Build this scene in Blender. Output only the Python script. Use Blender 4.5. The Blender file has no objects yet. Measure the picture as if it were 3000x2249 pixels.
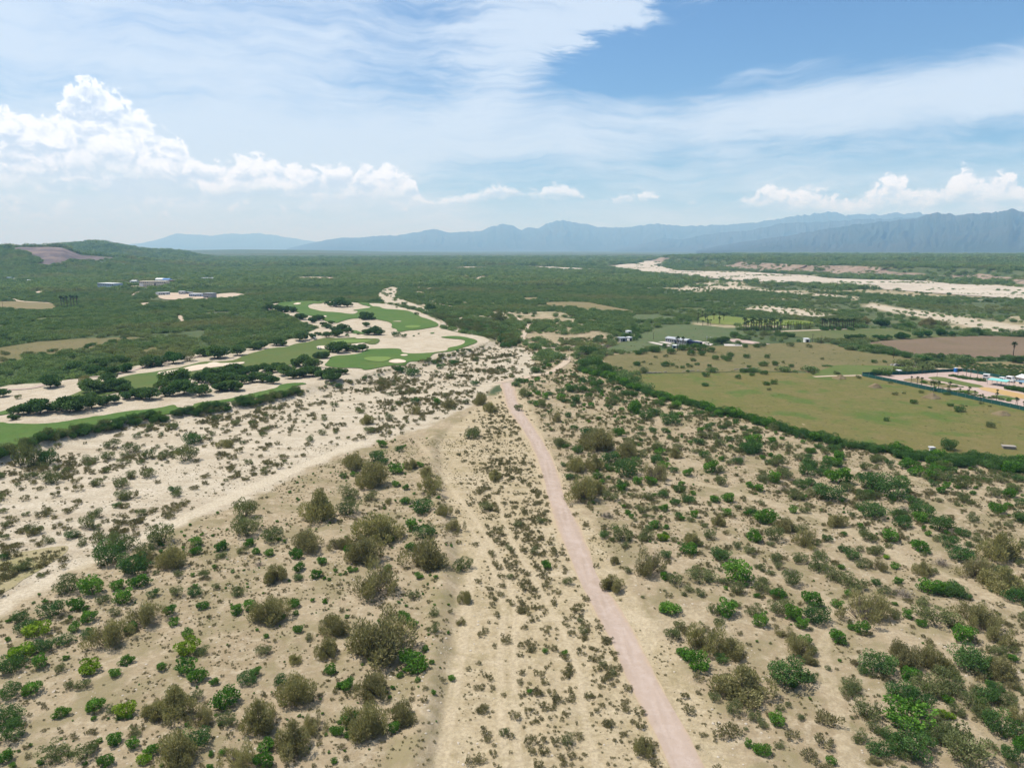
import bpy, math, random
import numpy as np
from mathutils import Vector, geometry as mgeo
random.seed(7); RNG = np.random.default_rng(7)
SC = bpy.context.scene
COL = SC.collection
R_ = math.radians

# ------------------------------------------------------------------ camera
CAM_H = 65.0; F_PX = 2080.0; PITCH = R_(10.8); CX, CY = 1500.0, 1124.5
cam = bpy.data.cameras.new('camera'); cam_o = bpy.data.objects.new('camera', cam); COL.objects.link(cam_o)
cam.sensor_width = 36.0; cam.lens = 36.0 * F_PX / 3000.0
cam.clip_start = 0.5; cam.clip_end = 200000.0
cam_o.location = (0, 0, CAM_H); cam_o.rotation_euler = (math.pi / 2 - PITCH, 0, 0)
SC.camera = cam_o
SC.cycles.use_denoising = True
SC.cycles.max_bounces = 5; SC.cycles.diffuse_bounces = 2; SC.cycles.transmission_bounces = 3
SC.cycles.volume_bounces = 0; SC.cycles.glossy_bounces = 2
SC.cycles.sample_clamp_indirect = 4.0
SC.view_settings.view_transform = 'Standard'; SC.view_settings.look = 'None'
SC.view_settings.gamma = 1.0; SC.view_settings.use_curve_mapping = False
SC.view_settings.exposure = 0.86

# ------------------------------------------------------------------ sun
SUN_EL = R_(62.0)
SUN_TO = Vector((-0.90, 0.36, 0)).normalized()          # horizontal direction towards the sun
sdir = Vector((SUN_TO.x * math.cos(SUN_EL), SUN_TO.y * math.cos(SUN_EL), math.sin(SUN_EL)))
sl = bpy.data.lights.new('sun', 'SUN'); sl.energy = 3.7; sl.angle = R_(0.53); sl.color = (1.0, 0.98, 0.945)
so = bpy.data.objects.new('sun', sl); COL.objects.link(so)
so.rotation_euler = (-sdir).to_track_quat('-Z', 'Y').to_euler(); so.location = (0, 0, 3000)

# ------------------------------------------------------------------ node helpers
class NT:
    def __init__(s, tree, dim='3D'): s.dim = dim; s.t = tree; s.n = tree.nodes; s.l = tree.links
    def put(s, sock, v):
        if hasattr(v, 'is_output') or isinstance(v, bpy.types.NodeSocket): s.l.new(v, sock)
        elif v is not None:
            if hasattr(sock, 'default_value'):
                dv = sock.default_value
                if hasattr(dv, '__len__') and not isinstance(dv, str):
                    v = tuple(v) if hasattr(v, '__len__') else (v,) * len(dv)
                    if len(v) == 3 and len(dv) == 4: v = v + (1.0,)
                sock.default_value = v
    def add(s, kind, ins=None, out=0, **kw):
        n = s.n.new(kind)
        for k, v in kw.items(): setattr(n, k, v)
        for k, v in (ins or {}).items(): s.put(n.inputs[k], v)
        return n.outputs[out] if out is not None else n
    def m(s, op, a, b=None, c=None, clamp=False):
        n = s.n.new('ShaderNodeMath'); n.operation = op; n.use_clamp = clamp
        s.put(n.inputs[0], a)
        if b is not None: s.put(n.inputs[1], b)
        if c is not None: s.put(n.inputs[2], c)
        return n.outputs[0]
    def vm(s, op, a, b=None, out=0):
        n = s.n.new('ShaderNodeVectorMath'); n.operation = op
        s.put(n.inputs[0], a)
        if b is not None: s.put(n.inputs[1], b)
        return n.outputs[out]
    def mix(s, f, a, b, blend='MIX'):
        n = s.n.new('ShaderNodeMix'); n.data_type = 'RGBA'; n.blend_type = blend
        s.put(n.inputs[0], f); s.put(n.inputs[6], a); s.put(n.inputs[7], b)
        return n.outputs[2]
    def ss(s, x, lo, hi, tlo=0.0, thi=1.0):
        n = s.n.new('ShaderNodeMapRange'); n.interpolation_type = 'SMOOTHSTEP'
        s.put(n.inputs[0], x); s.put(n.inputs[1], lo); s.put(n.inputs[2], hi); s.put(n.inputs[3], tlo); s.put(n.inputs[4], thi)
        return n.outputs[0]
    def noise(s, v, scale, detail=4, rough=0.55, out=0, dist=0.0):
        return s.add('ShaderNodeTexNoise', {'Vector': v, 'Scale': scale, 'Detail': detail, 'Roughness': rough, 'Distortion': dist}, out, noise_dimensions=s.dim)
    def xyz(s, x, y, z): return s.add('ShaderNodeCombineXYZ', {0: x, 1: y, 2: z})
    def curve(s, x, x0, x1, pts, y0, y1):
        """float curve through pts given in real units"""
        n = s.n.new('ShaderNodeFloatCurve'); c = n.mapping.curves[0]
        P = [((a - x0) / (x1 - x0), (b - y0) / (y1 - y0)) for a, b in pts]
        c.points[0].location = P[0]; c.points[1].location = P[-1]
        for p in P[1:-1]: c.points.new(*p)
        for p in c.points: p.handle_type = 'AUTO'
        n.mapping.use_clip = False; n.mapping.update()
        xs = s.m('DIVIDE', s.m('SUBTRACT', x, x0), x1 - x0, clamp=True)
        s.put(n.inputs['Value'], xs)
        return s.m('MULTIPLY_ADD', n.outputs[0], y1 - y0, y0)

def px_azel(px, py):
    xc = (px - CX) / F_PX; yc = -(py - CY) / F_PX
    y = math.cos(PITCH) + yc * math.sin(PITCH); z = -math.sin(PITCH) + yc * math.cos(PITCH)
    return math.atan2(xc, y), math.atan2(z, math.hypot(xc, y))

# ------------------------------------------------------------------ sky
W = bpy.data.worlds.new('World'); SC.world = W; W.use_nodes = True
def build_sky():
    t = NT(W.node_tree, '2D'); t.n.clear()
    W.cycles.sampling_method = 'MANUAL'; W.cycles.sample_map_resolution = 512
    sky = t.add('ShaderNodeTexSky', sky_type='NISHITA', sun_disc=False, sun_elevation=SUN_EL,
                sun_rotation=math.atan2(SUN_TO.x, SUN_TO.y), altitude=60.0, air_density=1.0, dust_density=1.2, ozone_density=1.6)
    d = t.add('ShaderNodeTexCoord', out=0)
    sep = t.add('ShaderNodeSeparateXYZ', {0: d}, None)
    x, y, z = sep.outputs
    az = t.m('DEGREE', t.m('ARCTAN2', x, y)) if False else t.m('MULTIPLY', t.m('ARCTAN2', x, y), 57.29578)
    el = t.m('MULTIPLY', t.m('ARCSINE', z), 57.29578)
    # --- high thin cloud, stretched along a slanting direction
    v0 = t.xyz(az, el, 0.0)
    warp = t.noise(v0, 0.06, 4, 0.55, out=1)
    vw = t.vm('ADD', v0, t.vm('MULTIPLY', t.vm('SUBTRACT', warp, (0.5, 0.5, 0.5)), (12.0, 5.0, 0.0)))
    def st(ang, sx, sy, det, ro): return t.noise(t.add('ShaderNodeMapping', {'Vector': vw, 'Rotation': (0, 0, R_(ang)), 'Scale': (sx, sy, 1.0)}), 1.0, det, ro)
    n1 = st(-14, 0.035, 0.20, 6, 0.60); n1b = st(-6, 0.10, 0.75, 6, 0.64); n1c = st(-9, 0.30, 2.4, 5, 0.65)
    streak = t.m('ADD', t.m('ADD', t.m('MULTIPLY', n1, 0.48), t.m('MULTIPLY', n1b, 0.34)), t.m('MULTIPLY', n1c, 0.18))
    side = t.ss(az, -24.0, 24.0, 0.72, 0.36)
    # a clear gap in the veil, slanting up to the right, with streaks below it
    gap_mid = t.m('ADD', 14.0, t.m('MULTIPLY', t.m('SUBTRACT', az, 14.0), 0.10))
    gw = t.ss(az, -2.0, 14.0, 0.2, 4.4)
    wob = t.m('MULTIPLY', t.m('SUBTRACT', n1b, 0.5), 5.0)
    gap = t.ss(t.m('DIVIDE', t.m('ABSOLUTE', t.m('SUBTRACT', t.m('ADD', el, wob), gap_mid)), gw), 0.5, 1.2, 1.0, 0.0)
    gap = t.m('MULTIPLY', gap, t.m('MULTIPLY', t.ss(az, -2.0, 8.0), t.ss(az, 60.0, 110.0, 1.0, 0.0)))
    edge = t.m('SUBTRACT', t.m('ADD', t.m('SUBTRACT', el, 10.6), t.m('MULTIPLY', t.m('SUBTRACT', n1b, 0.5), 3.2)), t.m('MULTIPLY', az, 0.60))
    head = t.m('MULTIPLY', t.ss(edge, -1.4, 2.4), t.m('MULTIPLY', t.ss(az, -8.0, 2.0), t.ss(az, 13.0, 20.0, 1.0, 0.0)))
    band = t.ss(t.m('ABSOLUTE', t.m('SUBTRACT', t.m('SUBTRACT', t.m('ADD', el, t.m('MULTIPLY', wob, 0.3)), t.m('MULTIPLY', az, 0.05)), 8.3)), 0.3, 3.6, 0.55, 0.0)
    wisp = t.m('MULTIPLY', t.ss(t.m('ABSOLUTE', t.m('SUBTRACT', t.m('SUBTRACT', el, t.m('MULTIPLY', t.m('SUBTRACT', az, 18.0), 0.10)), 12.4)), 0.0, 1.1, 0.6, 0.0), t.m('MULTIPLY', t.ss(az, 13.0, 17.0), t.ss(az, 20.0, 27.0, 1.0, 0.0)))
    amt = t.m('ADD', t.m('ADD', t.m('ADD', t.m('MULTIPLY', t.m('SUBTRACT', streak, 0.5), 2.6), side), band), t.m('MULTIPLY', gap, -0.58))
    amt = t.m('ADD', amt, t.m('MULTIPLY', t.m('ADD', head, wisp), t.ss(streak, 0.36, 0.60, 0.45, 0.95)))
    veil = t.ss(amt, 0.0, 1.05)
    low = t.ss(el, 0.0, 7.0, 1.0, 0.0)
    skyc = t.mix(1.0, sky, (0.60, 0.88, 1.16, 1), 'MULTIPLY')
    c = t.mix(t.m('MULTIPLY', low, 0.65), skyc, (4.9, 6.9, 9.4, 1))
    c = t.mix(t.m('MULTIPLY', veil, 0.80), c, (6.8, 7.9, 9.3, 1))
    # --- heaped cloud: top and base outlines along the azimuth, broken up by billows
    def cv(pts):
        P = []
        for px, py in pts:
            a, e = px_azel(px, py); P.append((math.degrees(a), math.degrees(e)))
        return P
    X0, X1 = -60.0, 60.0
    top = cv([(0, 330), (90, 345), (150, 330), (205, 250), (250, 232), (330, 280), (400, 320), (470, 380), (540, 420), (580, 480), (640, 490), (720, 452), (800, 465),
              (860, 490), (960, 492), (1060, 500), (1120, 497), (1170, 505), (1215, 530), (1262, 590), (1290, 585), (1340, 578), (1420, 556), (1480, 545),
              (1560, 552), (1620, 540), (1690, 556), (1738, 592), (1790, 590), (1820, 566), (1880, 560), (1925, 572), (1950, 600), (2020, 596), (2090, 600), (2150, 585),
              (2230, 560), (2270, 540), (2310, 560), (2380, 548), (2450, 575), (2540, 566), (2600, 528), (2640, 522), (2690, 560), (2760, 545), (2820, 502),
              (2880, 530), (2950, 515), (3000, 540)])
    bot = cv([(0, 640), (150, 640), (300, 628), (500, 622), (640, 620), (800, 618), (1000, 615), (1150, 610), (1240, 604), (1290, 604), (1400, 592), (1500, 588), (1600, 588), (1720, 586),
              (1780, 592), (1880, 594), (1940, 590), (2000, 602), (2150, 600), (2250, 640), (2400, 652), (2600, 640), (2800, 628), (3000, 620)])
    ex_l = [(X0, 9.0), (-52, 6.0), (-45.0, 8.0)]; ex_r = [(42.0, 5.0), (50, 3.2), (X1, 4.5)]
    topc = t.curve(az, X0, X1, [(a, b) for a, b in ex_l] + top + ex_r, 0.0, 14.0)
    botc = t.curve(az, X0, X1, [(X0, 2.4), (-45, 2.2)] + bot + [(45, 3.0), (X1, 2.5)], 0.0, 14.0)
    vb = t.xyz(az, t.m('MULTIPLY', el, 1.25), 0.0)
    wv = t.noise(vb, 0.45, 4, 0.6, out=1)
    vbw = t.vm('ADD', vb, t.vm('MULTIPLY', t.vm('SUBTRACT', wv, (0.5, 0.5, 0.5)), (2.2, 1.6, 0.0)))
    def billow(v):
        a = t.add('ShaderNodeTexVoronoi', {'Vector': v, 'Scale': 0.95, 'Detail': 4.0, 'Roughness': 0.55, 'Lacunarity': 2.2, 'Randomness': 1.0}, 0, feature='F1', normalize=True, voronoi_dimensions='2D')
        b = t.noise(v, 0.9, 8, 0.64)
        return t.m('ADD', t.m('MULTIPLY', t.m('SUBTRACT', 0.5, a), 1.3), t.m('MULTIPLY', t.m('SUBTRACT', b, 0.5), 1.5))
    b0 = billow(vbw)
    b1 = billow(t.vm('ADD', vbw, (-0.35, 0.65, 0.0)))
    hgt = t.m('SUBTRACT', topc, el); dep = t.m('SUBTRACT', el, botc)
    thick = t.m('SUBTRACT', topc, botc)
    shp = t.m('MINIMUM', t.m('MULTIPLY', hgt, 1.15), t.m('MULTIPLY', dep, 1.1))
    shp = t.m('MINIMUM', shp, 1.3)
    brk = t.m('MULTIPLY', t.m('SUBTRACT', t.noise(vb, 0.16, 4, 0.6), 0.52), 1.3)
    den = t.m('ADD', t.m('ADD', shp, brk), t.m('MULTIPLY', b0, t.ss(thick, 0.3, 3.0, 0.9, 1.7)))
    mask = t.ss(den, 0.12, 0.70)
    # ragged thin lower part
    rag = t.ss(t.noise(t.vm('MULTIPLY', vbw, (0.5, 1.3, 1.0)), 0.6, 6, 0.6), 0.36, 0.60)
    lowpart = t.ss(t.m('DIVIDE', dep, t.m('MAXIMUM', thick, 0.3)), 0.10, 0.6)
    mask = t.m('MULTIPLY', mask, t.m('MAXIMUM', lowpart, t.m('MULTIPLY', rag, 0.85)))
    mask = t.m('MULTIPLY', mask, t.m('MULTIPLY', t.ss(az, -60, -50), t.ss(az, 50, 60, 1.0, 0.0)))
    lit = t.m('ADD', 0.58, t.m('MULTIPLY', t.m('SUBTRACT', b0, b1), 1.0))
    lit = t.m('ADD', lit, t.m('MULTIPLY', t.m('SUBTRACT', t.m('DIVIDE', dep, t.m('MAXIMUM', thick, 0.5)), 0.45), 0.75))
    core = t.ss(t.noise(t.vm('MULTIPLY', vb, (0.35, 0.9, 1.0)), 0.55, 4, 0.5), 0.46, 0.66)
    lit = t.m('SUBTRACT', lit, t.m('MULTIPLY', t.m('MULTIPLY', core, t.ss(den, 0.5, 1.5)), 0.62))
    lit = t.ss(lit, 0.0, 1.0)
    cc = t.mix(lit, (5.6, 6.9, 8.9, 1), (9.7, 10.4, 11.6, 1))
    c = t.mix(t.m('MULTIPLY', mask, t.ss(dep, 0.0, 3.0, 0.70, 0.96)), c, cc)
    bg = t.add('ShaderNodeBackground', {'Color': c, 'Strength': 0.063})
    o = t.n.new('ShaderNodeOutputWorld'); t.l.new(bg, o.inputs[0])
build_sky()

# ------------------------------------------------------------------ maths helpers
def _hash(ix, iy, seed):
    n = (ix.astype(np.int64) * 374761393 + iy.astype(np.int64) * 668265263 + seed * 1442695041) & 0xffffffff
    n = ((n ^ (n >> 13)) * 1274126177) & 0xffffffff
    return ((n ^ (n >> 16)) & 0xffffff) / float(0xffffff)
def vnoise(x, y, seed=0):
    x = np.asarray(x, float); y = np.asarray(y, float)
    ix = np.floor(x); iy = np.floor(y); fx = x - ix; fy = y - iy
    fx = fx * fx * (3 - 2 * fx); fy = fy * fy * (3 - 2 * fy)
    a = _hash(ix, iy, seed); b = _hash(ix + 1, iy, seed); c = _hash(ix, iy + 1, seed); d = _hash(ix + 1, iy + 1, seed)
    return (a + (b - a) * fx) * (1 - fy) + (c + (d - c) * fx) * fy
def fbm(x, y, seed=0, oct=4, gain=0.5):
    s = 0.0; a = 1.0; t = 0.0
    x = np.asarray(x, float); y = np.asarray(y, float)
    for i in range(oct):
        s = s + a * vnoise(x * 2 ** i + 17.3 * i, y * 2 ** i - 9.1 * i, seed + i); t += a; a *= gain
    return s / t
def sst(x, a, b):
    t = np.clip((np.asarray(x, float) - a) / (b - a), 0, 1); return t * t * (3 - 2 * t)
def sdf(poly, X, Y):
    """signed distance, positive inside"""
    P = np.asarray(poly, float); X = np.asarray(X, float); Y = np.asarray(Y, float)
    d = np.full(X.shape, 1e18); ins = np.zeros(X.shape, bool)
    for i in range(len(P)):
        ax, ay = P[i]; bx, by = P[(i + 1) % len(P)]
        ex, ey = bx - ax, by - ay; L = ex * ex + ey * ey + 1e-12
        t = np.clip(((X - ax) * ex + (Y - ay) * ey) / L, 0, 1)
        d = np.minimum(d, (X - ax - t * ex) ** 2 + (Y - ay - t * ey) ** 2)
        if ay != by:
            ins ^= ((ay > Y) != (by > Y)) & (X < (bx - ax) * (Y - ay) / (by - ay) + ax)
    d = np.sqrt(d); return np.where(ins, d, -d)
def pldist(pl, X, Y):
    P = np.asarray(pl, float); d = np.full(np.shape(X), 1e18)
    for i in range(len(P) - 1):
        ax, ay = P[i]; bx, by = P[i + 1]; ex, ey = bx - ax, by - ay; L = ex * ex + ey * ey + 1e-12
        t = np.clip(((X - ax) * ex + (Y - ay) * ey) / L, 0, 1)
        d = np.minimum(d, (X - ax - t * ex) ** 2 + (Y - ay - t * ey) ** 2)
    return np.sqrt(d)
CP, SP = math.cos(PITCH), math.sin(PITCH)
def ray(px, py):
    xc = (np.asarray(px, float) - CX) / F_PX; yc = -(np.asarray(py, float) - CY) / F_PX
    return xc, CP + yc * SP, -SP + yc * CP
def G0(px, py, z=0.0):
    dx, dy, dz = ray(px, py); t = (z - CAM_H) / np.minimum(dz, -1e-5); return dx * t, dy * t
def flat(pts, z=0.0): return [tuple(float(v) for v in G0(px, py, z)) for px, py in pts]
def zm(x0, y0, s, pts): return [(x0 + a / s, y0 + b / s) for a, b in pts]     # coordinates read in an enlarged crop
Z1 = lambda p: zm(0, 650, 2.212, p); Z2 = lambda p: zm(1000, 650, 2.212, p); Z3 = lambda p: zm(2000, 650, 2.212, p)
Z4 = lambda p: zm(0, 1250, 1.66, p); Z5 = lambda p: zm(1000, 1250, 1.66, p); Z6 = lambda p: zm(2000, 1250, 1.66, p)
ZA = lambda p: zm(750, 850, 3.16, p); ZB = lambda p: zm(0, 1000, 3.16, p); ZC = lambda p: zm(600, 950, 4.424, p)
ZD = lambda p: zm(2450, 1030, 4.022, p); ZE = lambda p: zm(1850, 900, 3.403, p); ZF = lambda p: zm(1400, 900, 4.424, p)
ZG = lambda p: zm(2300, 700, 3.16, p); ZH = lambda p: zm(1700, 700, 3.16, p); ZI = lambda p: zm(250, 780, 4.022, p)
ZJ = lambda p: zm(2500, 880, 4.424, p); ZK = lambda p: zm(0, 780, 4.424, p); ZL = lambda p: zm(0, 680, 3.16, p)

# ------------------------------------------------------------------ ground plan (outlines on the ground, metres)
GOLF_LOW = [(0, 1329), (92, 1297), (202, 1266), (294, 1244), (411, 1218), (601, 1193), (700, 1177), (837, 1150), (925, 1129), (1009, 1113), (1161, 1072),
            (1256, 1053), (1351, 1027), (1415, 1008), (1437, 998)]
GOLF_UP = [(1415, 986), (1351, 977), (1288, 961), (1290, 942), (1225, 912), (1130, 890), (1082, 888), (972, 884), (877, 882), (782, 891), (766, 904), (830, 921), (860, 932), (900, 948), (937, 960),
           (880, 985), (837, 998), (776, 1011), (656, 1027), (600, 1032), (470, 1058), (370, 1078), (326, 1103), (206, 1113), (150, 1122), (30, 1129), (-60, 1150), (-400, 1250)]
P_GOLF = flat([(-400, 1420)] + GOLF_LOW + GOLF_UP, 2.4)
P_RIVER = flat([(-400, 1440)] + GOLF_LOW, 2.4) + flat([(1500, 1010), (1570, 1030), (1565, 1060), (1600, 1090), (1540, 1112), (1450, 1130), (1400, 1180), (1250, 1250), (1130, 1290), (1000, 1330),
               (830, 1412), (740, 1460), (600, 1512), (434, 1587), (271, 1650), (120, 1722), (0, 1800), (-300, 1980)])
P_WASH = flat([(1108, 862), (1120, 848), (1150, 840), (1166, 845), (1158, 868), (1200, 885), (1262, 908), (1255, 924), (1300, 940), (1400, 965), (1460, 990), (1440, 1003), (1415, 988), (1351, 979), (1290, 963), (1290, 944), (1225, 914), (1130, 892), (1112, 880)])
P_CORR = flat([(1485, 1135), (1400, 1190), (1325, 1250), (1285, 1300), (1300, 1400), (1335, 1560), (1345, 1700), (1330, 1900), (1285, 2249), (1255, 2420), (2290, 2420), (2170, 2249), (2040, 2010), (1900, 1810), (1800, 1660), (1705, 1490), (1650, 1400), (1565, 1215), (1520, 1140)])
HEDGE = flat([(1700, 1085), (1760, 1100), (1830, 1128), (1920, 1160), (2000, 1180), (2100, 1208), (2200, 1235), (2320, 1270), (2440, 1298), (2560, 1318), (2660, 1335), (2800, 1350), (3000, 1362), (3300, 1385)])
P_SLOPE = flat([(1520, 1140), (1565, 1215), (1650, 1400), (1705, 1490), (1800, 1660), (1900, 1810), (2040, 2010), (2170, 2249), (2290, 2420), (3900, 2420), (3300, 1395)]) 
P_SLOPE = P_SLOPE[:-1] + [tuple(p) for p in HEDGE[::-1]] + flat([(1640, 1060), (1560, 1080)])
P_LEFT = flat([(0, 1800), (120, 1722), (271, 1650), (434, 1587), (600, 1512), (740, 1460), (830, 1412), (1000, 1330), (1130, 1290), (1250, 1280), (1285, 1300), (1300, 1400), (1335, 1560), (1345, 1700), (1330, 1900), (1285, 2249), (1255, 2420), (-600, 2420), (-300, 1980)])
CLIFF = flat([(1900, 766), (1960, 771), (2030, 776), (2100, 782), (2200, 792), (2300, 800), (2427, 803), (2537, 809), (2680, 812.5), (2806, 817.5), (2933, 827), (3000, 833), (3150, 846), (3400, 872)])
P_PLAT = [tuple(p) for p in CLIFF] + [(9000, 300), (60000, 300), (60000, 60000), (20000, 60000), (4600, 16000), (1900, 6000)]
PLAT_H = 21.0
# ridges: (crest outline in pixels, distance of the crest, depth in front, depth behind)
RIDGES = [
    (ZL([(-300, 195), (-100, 185), (0, 168), (80, 156), (180, 138), (300, 140), (450, 137), (570, 142), (680, 182), (750, 212), (900, 218), (1110, 242), (1300, 268), (1500, 292), (1700, 305), (2000, 345), (2250, 390)]), 2700.0, 900.0, 900.0),
    (ZL([(-200, 190), (200, 170), (400, 150), (540, 131), (700, 115), (870, 97), (960, 104), (1100, 130), (1250, 160), (1400, 178), (1560, 176), (1700, 195), (1850, 228), (2000, 250), (2300, 262)]), 4300.0, 1300.0, 1500.0),
    ([(-500, 718), (0, 719), (150, 718), (260, 722), (400, 729), (560, 733), (700, 731), (840, 732), (1000, 734), (1150, 738), (1300, 741), (1460, 744), (1700, 745)], 9000.0, 1800.0, 3000.0),
    ([(500, 746), (700, 744), (900, 741), (1050, 744), (1250, 748), (1400, 746), (1700, 747), (1850, 744), (2000, 748)], 6200.0, 900.0, 1500.0),
]
RID = []
for prof, rc, wf, wb in RIDGES:
    A = np.array([px_azel(*p) for p in prof]); RID.append((A[:, 0], np.maximum(CAM_H + np.tan(A[:, 1]) * rc, 0.0), rc, wf, wb))
MOUNDS = []      # spoil heaps are separate objects

def H(x, y):
    x = np.asarray(x, float); y = np.asarray(y, float)
    r = np.hypot(x, y)
    h = (fbm(x / 38.0, y / 38.0, 3, 3) - 0.5) * 1.1 * (1 - 0.8 * sst(r, 340, 500))
    near = r < 1500
    dg = sdf(P_GOLF, x, y); dr = sdf(P_RIVER, x, y); dk = sdf(P_CORR, x, y)
    wob = (fbm(x / 9.0, y / 9.0, 11, 3) - 0.5)
    h = h + 2.6 * sst(dg + wob * 2, -9.0, -2.0) + (fbm(x / 45.0, y / 45.0, 21, 2) - 0.5) * 1.6 * sst(dg, 2, 16)
    h = h - 1.7 * sst(dr + wob * 5, -2.0, 4.5)
    h = h - 1.9 * sst(dk + wob * 2.4, -1.2, 2.8) * sst(r, 40, 140)
    # low berm on the rise along the corridor
    h = h + 0.9 * np.exp(-((dk + 3.2) / 2.2) ** 2) * (sdf(P_LEFT, x, y) > -6) 
    # plateau beyond the far river
    dp = sdf(P_PLAT, x, y)
    h = h + PLAT_H * sst(dp, 6.0, 75.0) + np.clip(dp - 75, 0, 9000) * 0.0014
    az = np.arctan2(x, y)
    for A, C, rc, wf, wb in RID:
        c = np.interp(az, A, C, left=0, right=C[-1] * 0)
        fade = sst(az, A[0] - 0.02, A[0] + 0.02) * (1 - sst(az, A[-1] - 0.03, A[-1] + 0.01))
        t = np.where(r < rc, (rc - r) / wf, (r - rc) / wb)
        b = np.where(t < 1, np.cos(np.clip(t, 0, 1) * math.pi) * 0.5 + 0.5, 0)
        gully = 1 - 0.10 * sst(t, 0.05, 0.5) * np.abs(fbm(az * 60, r / 500, 31, 3) - 0.5) * 4
        h = np.maximum(h, c * fade * b * gully)
    return h
def G(px, py):
    """pixel -> point on the terrain"""
    x, y = G0(px, py, 0.0)
    for _ in range(5):
        z = np.minimum(H(x, y), CAM_H - 6); x, y = G0(px, py, z)
    return x, y
def on(px, py):
    x, y = G(px, py); return float(x), float(y)

# ------------------------------------------------------------------ materials
MAT = {}
ALBEDO = 0.74      # overall reflectance level of all surfaces
def newmat(name):
    m = bpy.data.materials.new(name); m.use_nodes = True; t = NT(m.node_tree); t.n.clear()
    o = t.n.new('ShaderNodeOutputMaterial'); MAT[name] = m; return m, t, o
def pbsdf(t, col, rough=0.9, bump=None, spec=0.15, metal=0.0):
    n = t.n.new('ShaderNodeBsdfPrincipled')
    if isinstance(col, bpy.types.NodeSocket):
        k = t.vm('SCALE', col); k.node.inputs[3].default_value = ALBEDO; col = k
    t.put(n.inputs['Base Color'], col); t.put(n.inputs['Roughness'], rough)
    n.inputs['Specular IOR Level'].default_value = spec; n.inputs['Metallic'].default_value = metal
    if bump is not None: t.l.new(bump, n.inputs['Normal'])
    return n.outputs[0]
def simple(name, col, rough=0.8, var=0.12, scale=2.0, metal=0.0, spec=0.2):
    m, t, o = newmat(name)
    p = t.add('ShaderNodeTexCoord', out=3)
    n = t.noise(p, scale, 5, 0.6); n2 = t.noise(p, scale * 0.13, 3, 0.5)
    f = t.m('ADD', t.m('MULTIPLY', t.m('SUBTRACT', n, 0.5), var * 2), t.m('MULTIPLY_ADD', t.m('SUBTRACT', n2, 0.5), var * 2, 1.0))
    c = t.vm('SCALE', (col[0], col[1], col[2])); t.l.new(f, c.node.inputs[3])
    t.l.new(pbsdf(t, c, rough, spec=spec, metal=metal), o.inputs[0]); return m
def leafmat(name, c1, c2, c3=None, trans=0.3, patch=False):
    """c1..c2 across plants, lighter and darker leaves within one"""
    m, t, o = newmat(name)
    oi = t.n.new('ShaderNodeObjectInfo'); rnd = oi.outputs['Random']
    at = t.add('ShaderNodeAttribute', {}, None, attribute_name='tint'); tint = at.outputs['Fac']
    c = t.mix(rnd, c1, c2)
    if patch:
        loc = oi.outputs['Location']
        c = t.mix(t.ss(t.noise(loc, 0.006, 4, 0.6), 0.50, 0.66, 0, 0.8), c, (0.165, 0.160, 0.070, 1))
        c = t.mix(t.ss(t.noise(loc, 0.011, 4, 0.6), 0.54, 0.68, 0, 0.7), c, (0.045, 0.085, 0.030, 1))
    if c3: c = t.mix(t.ss(tint, 0.62, 0.95), c, c3)
    f = t.m('MULTIPLY_ADD', tint, 1.15, 0.95)
    cs = t.vm('SCALE', c); t.l.new(f, cs.node.inputs[3])
    b = pbsdf(t, cs, 0.75, spec=0.12)
    tr = t.add('ShaderNodeBsdfTranslucent', {'Color': t.mix(1.0, cs, (1.1, 1.15, 0.75, 1), 'MULTIPLY')})
    mx = t.add('ShaderNodeMixShader', {0: trans, 1: b, 2: tr}); t.l.new(mx, o.inputs[0]); return m

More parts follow.
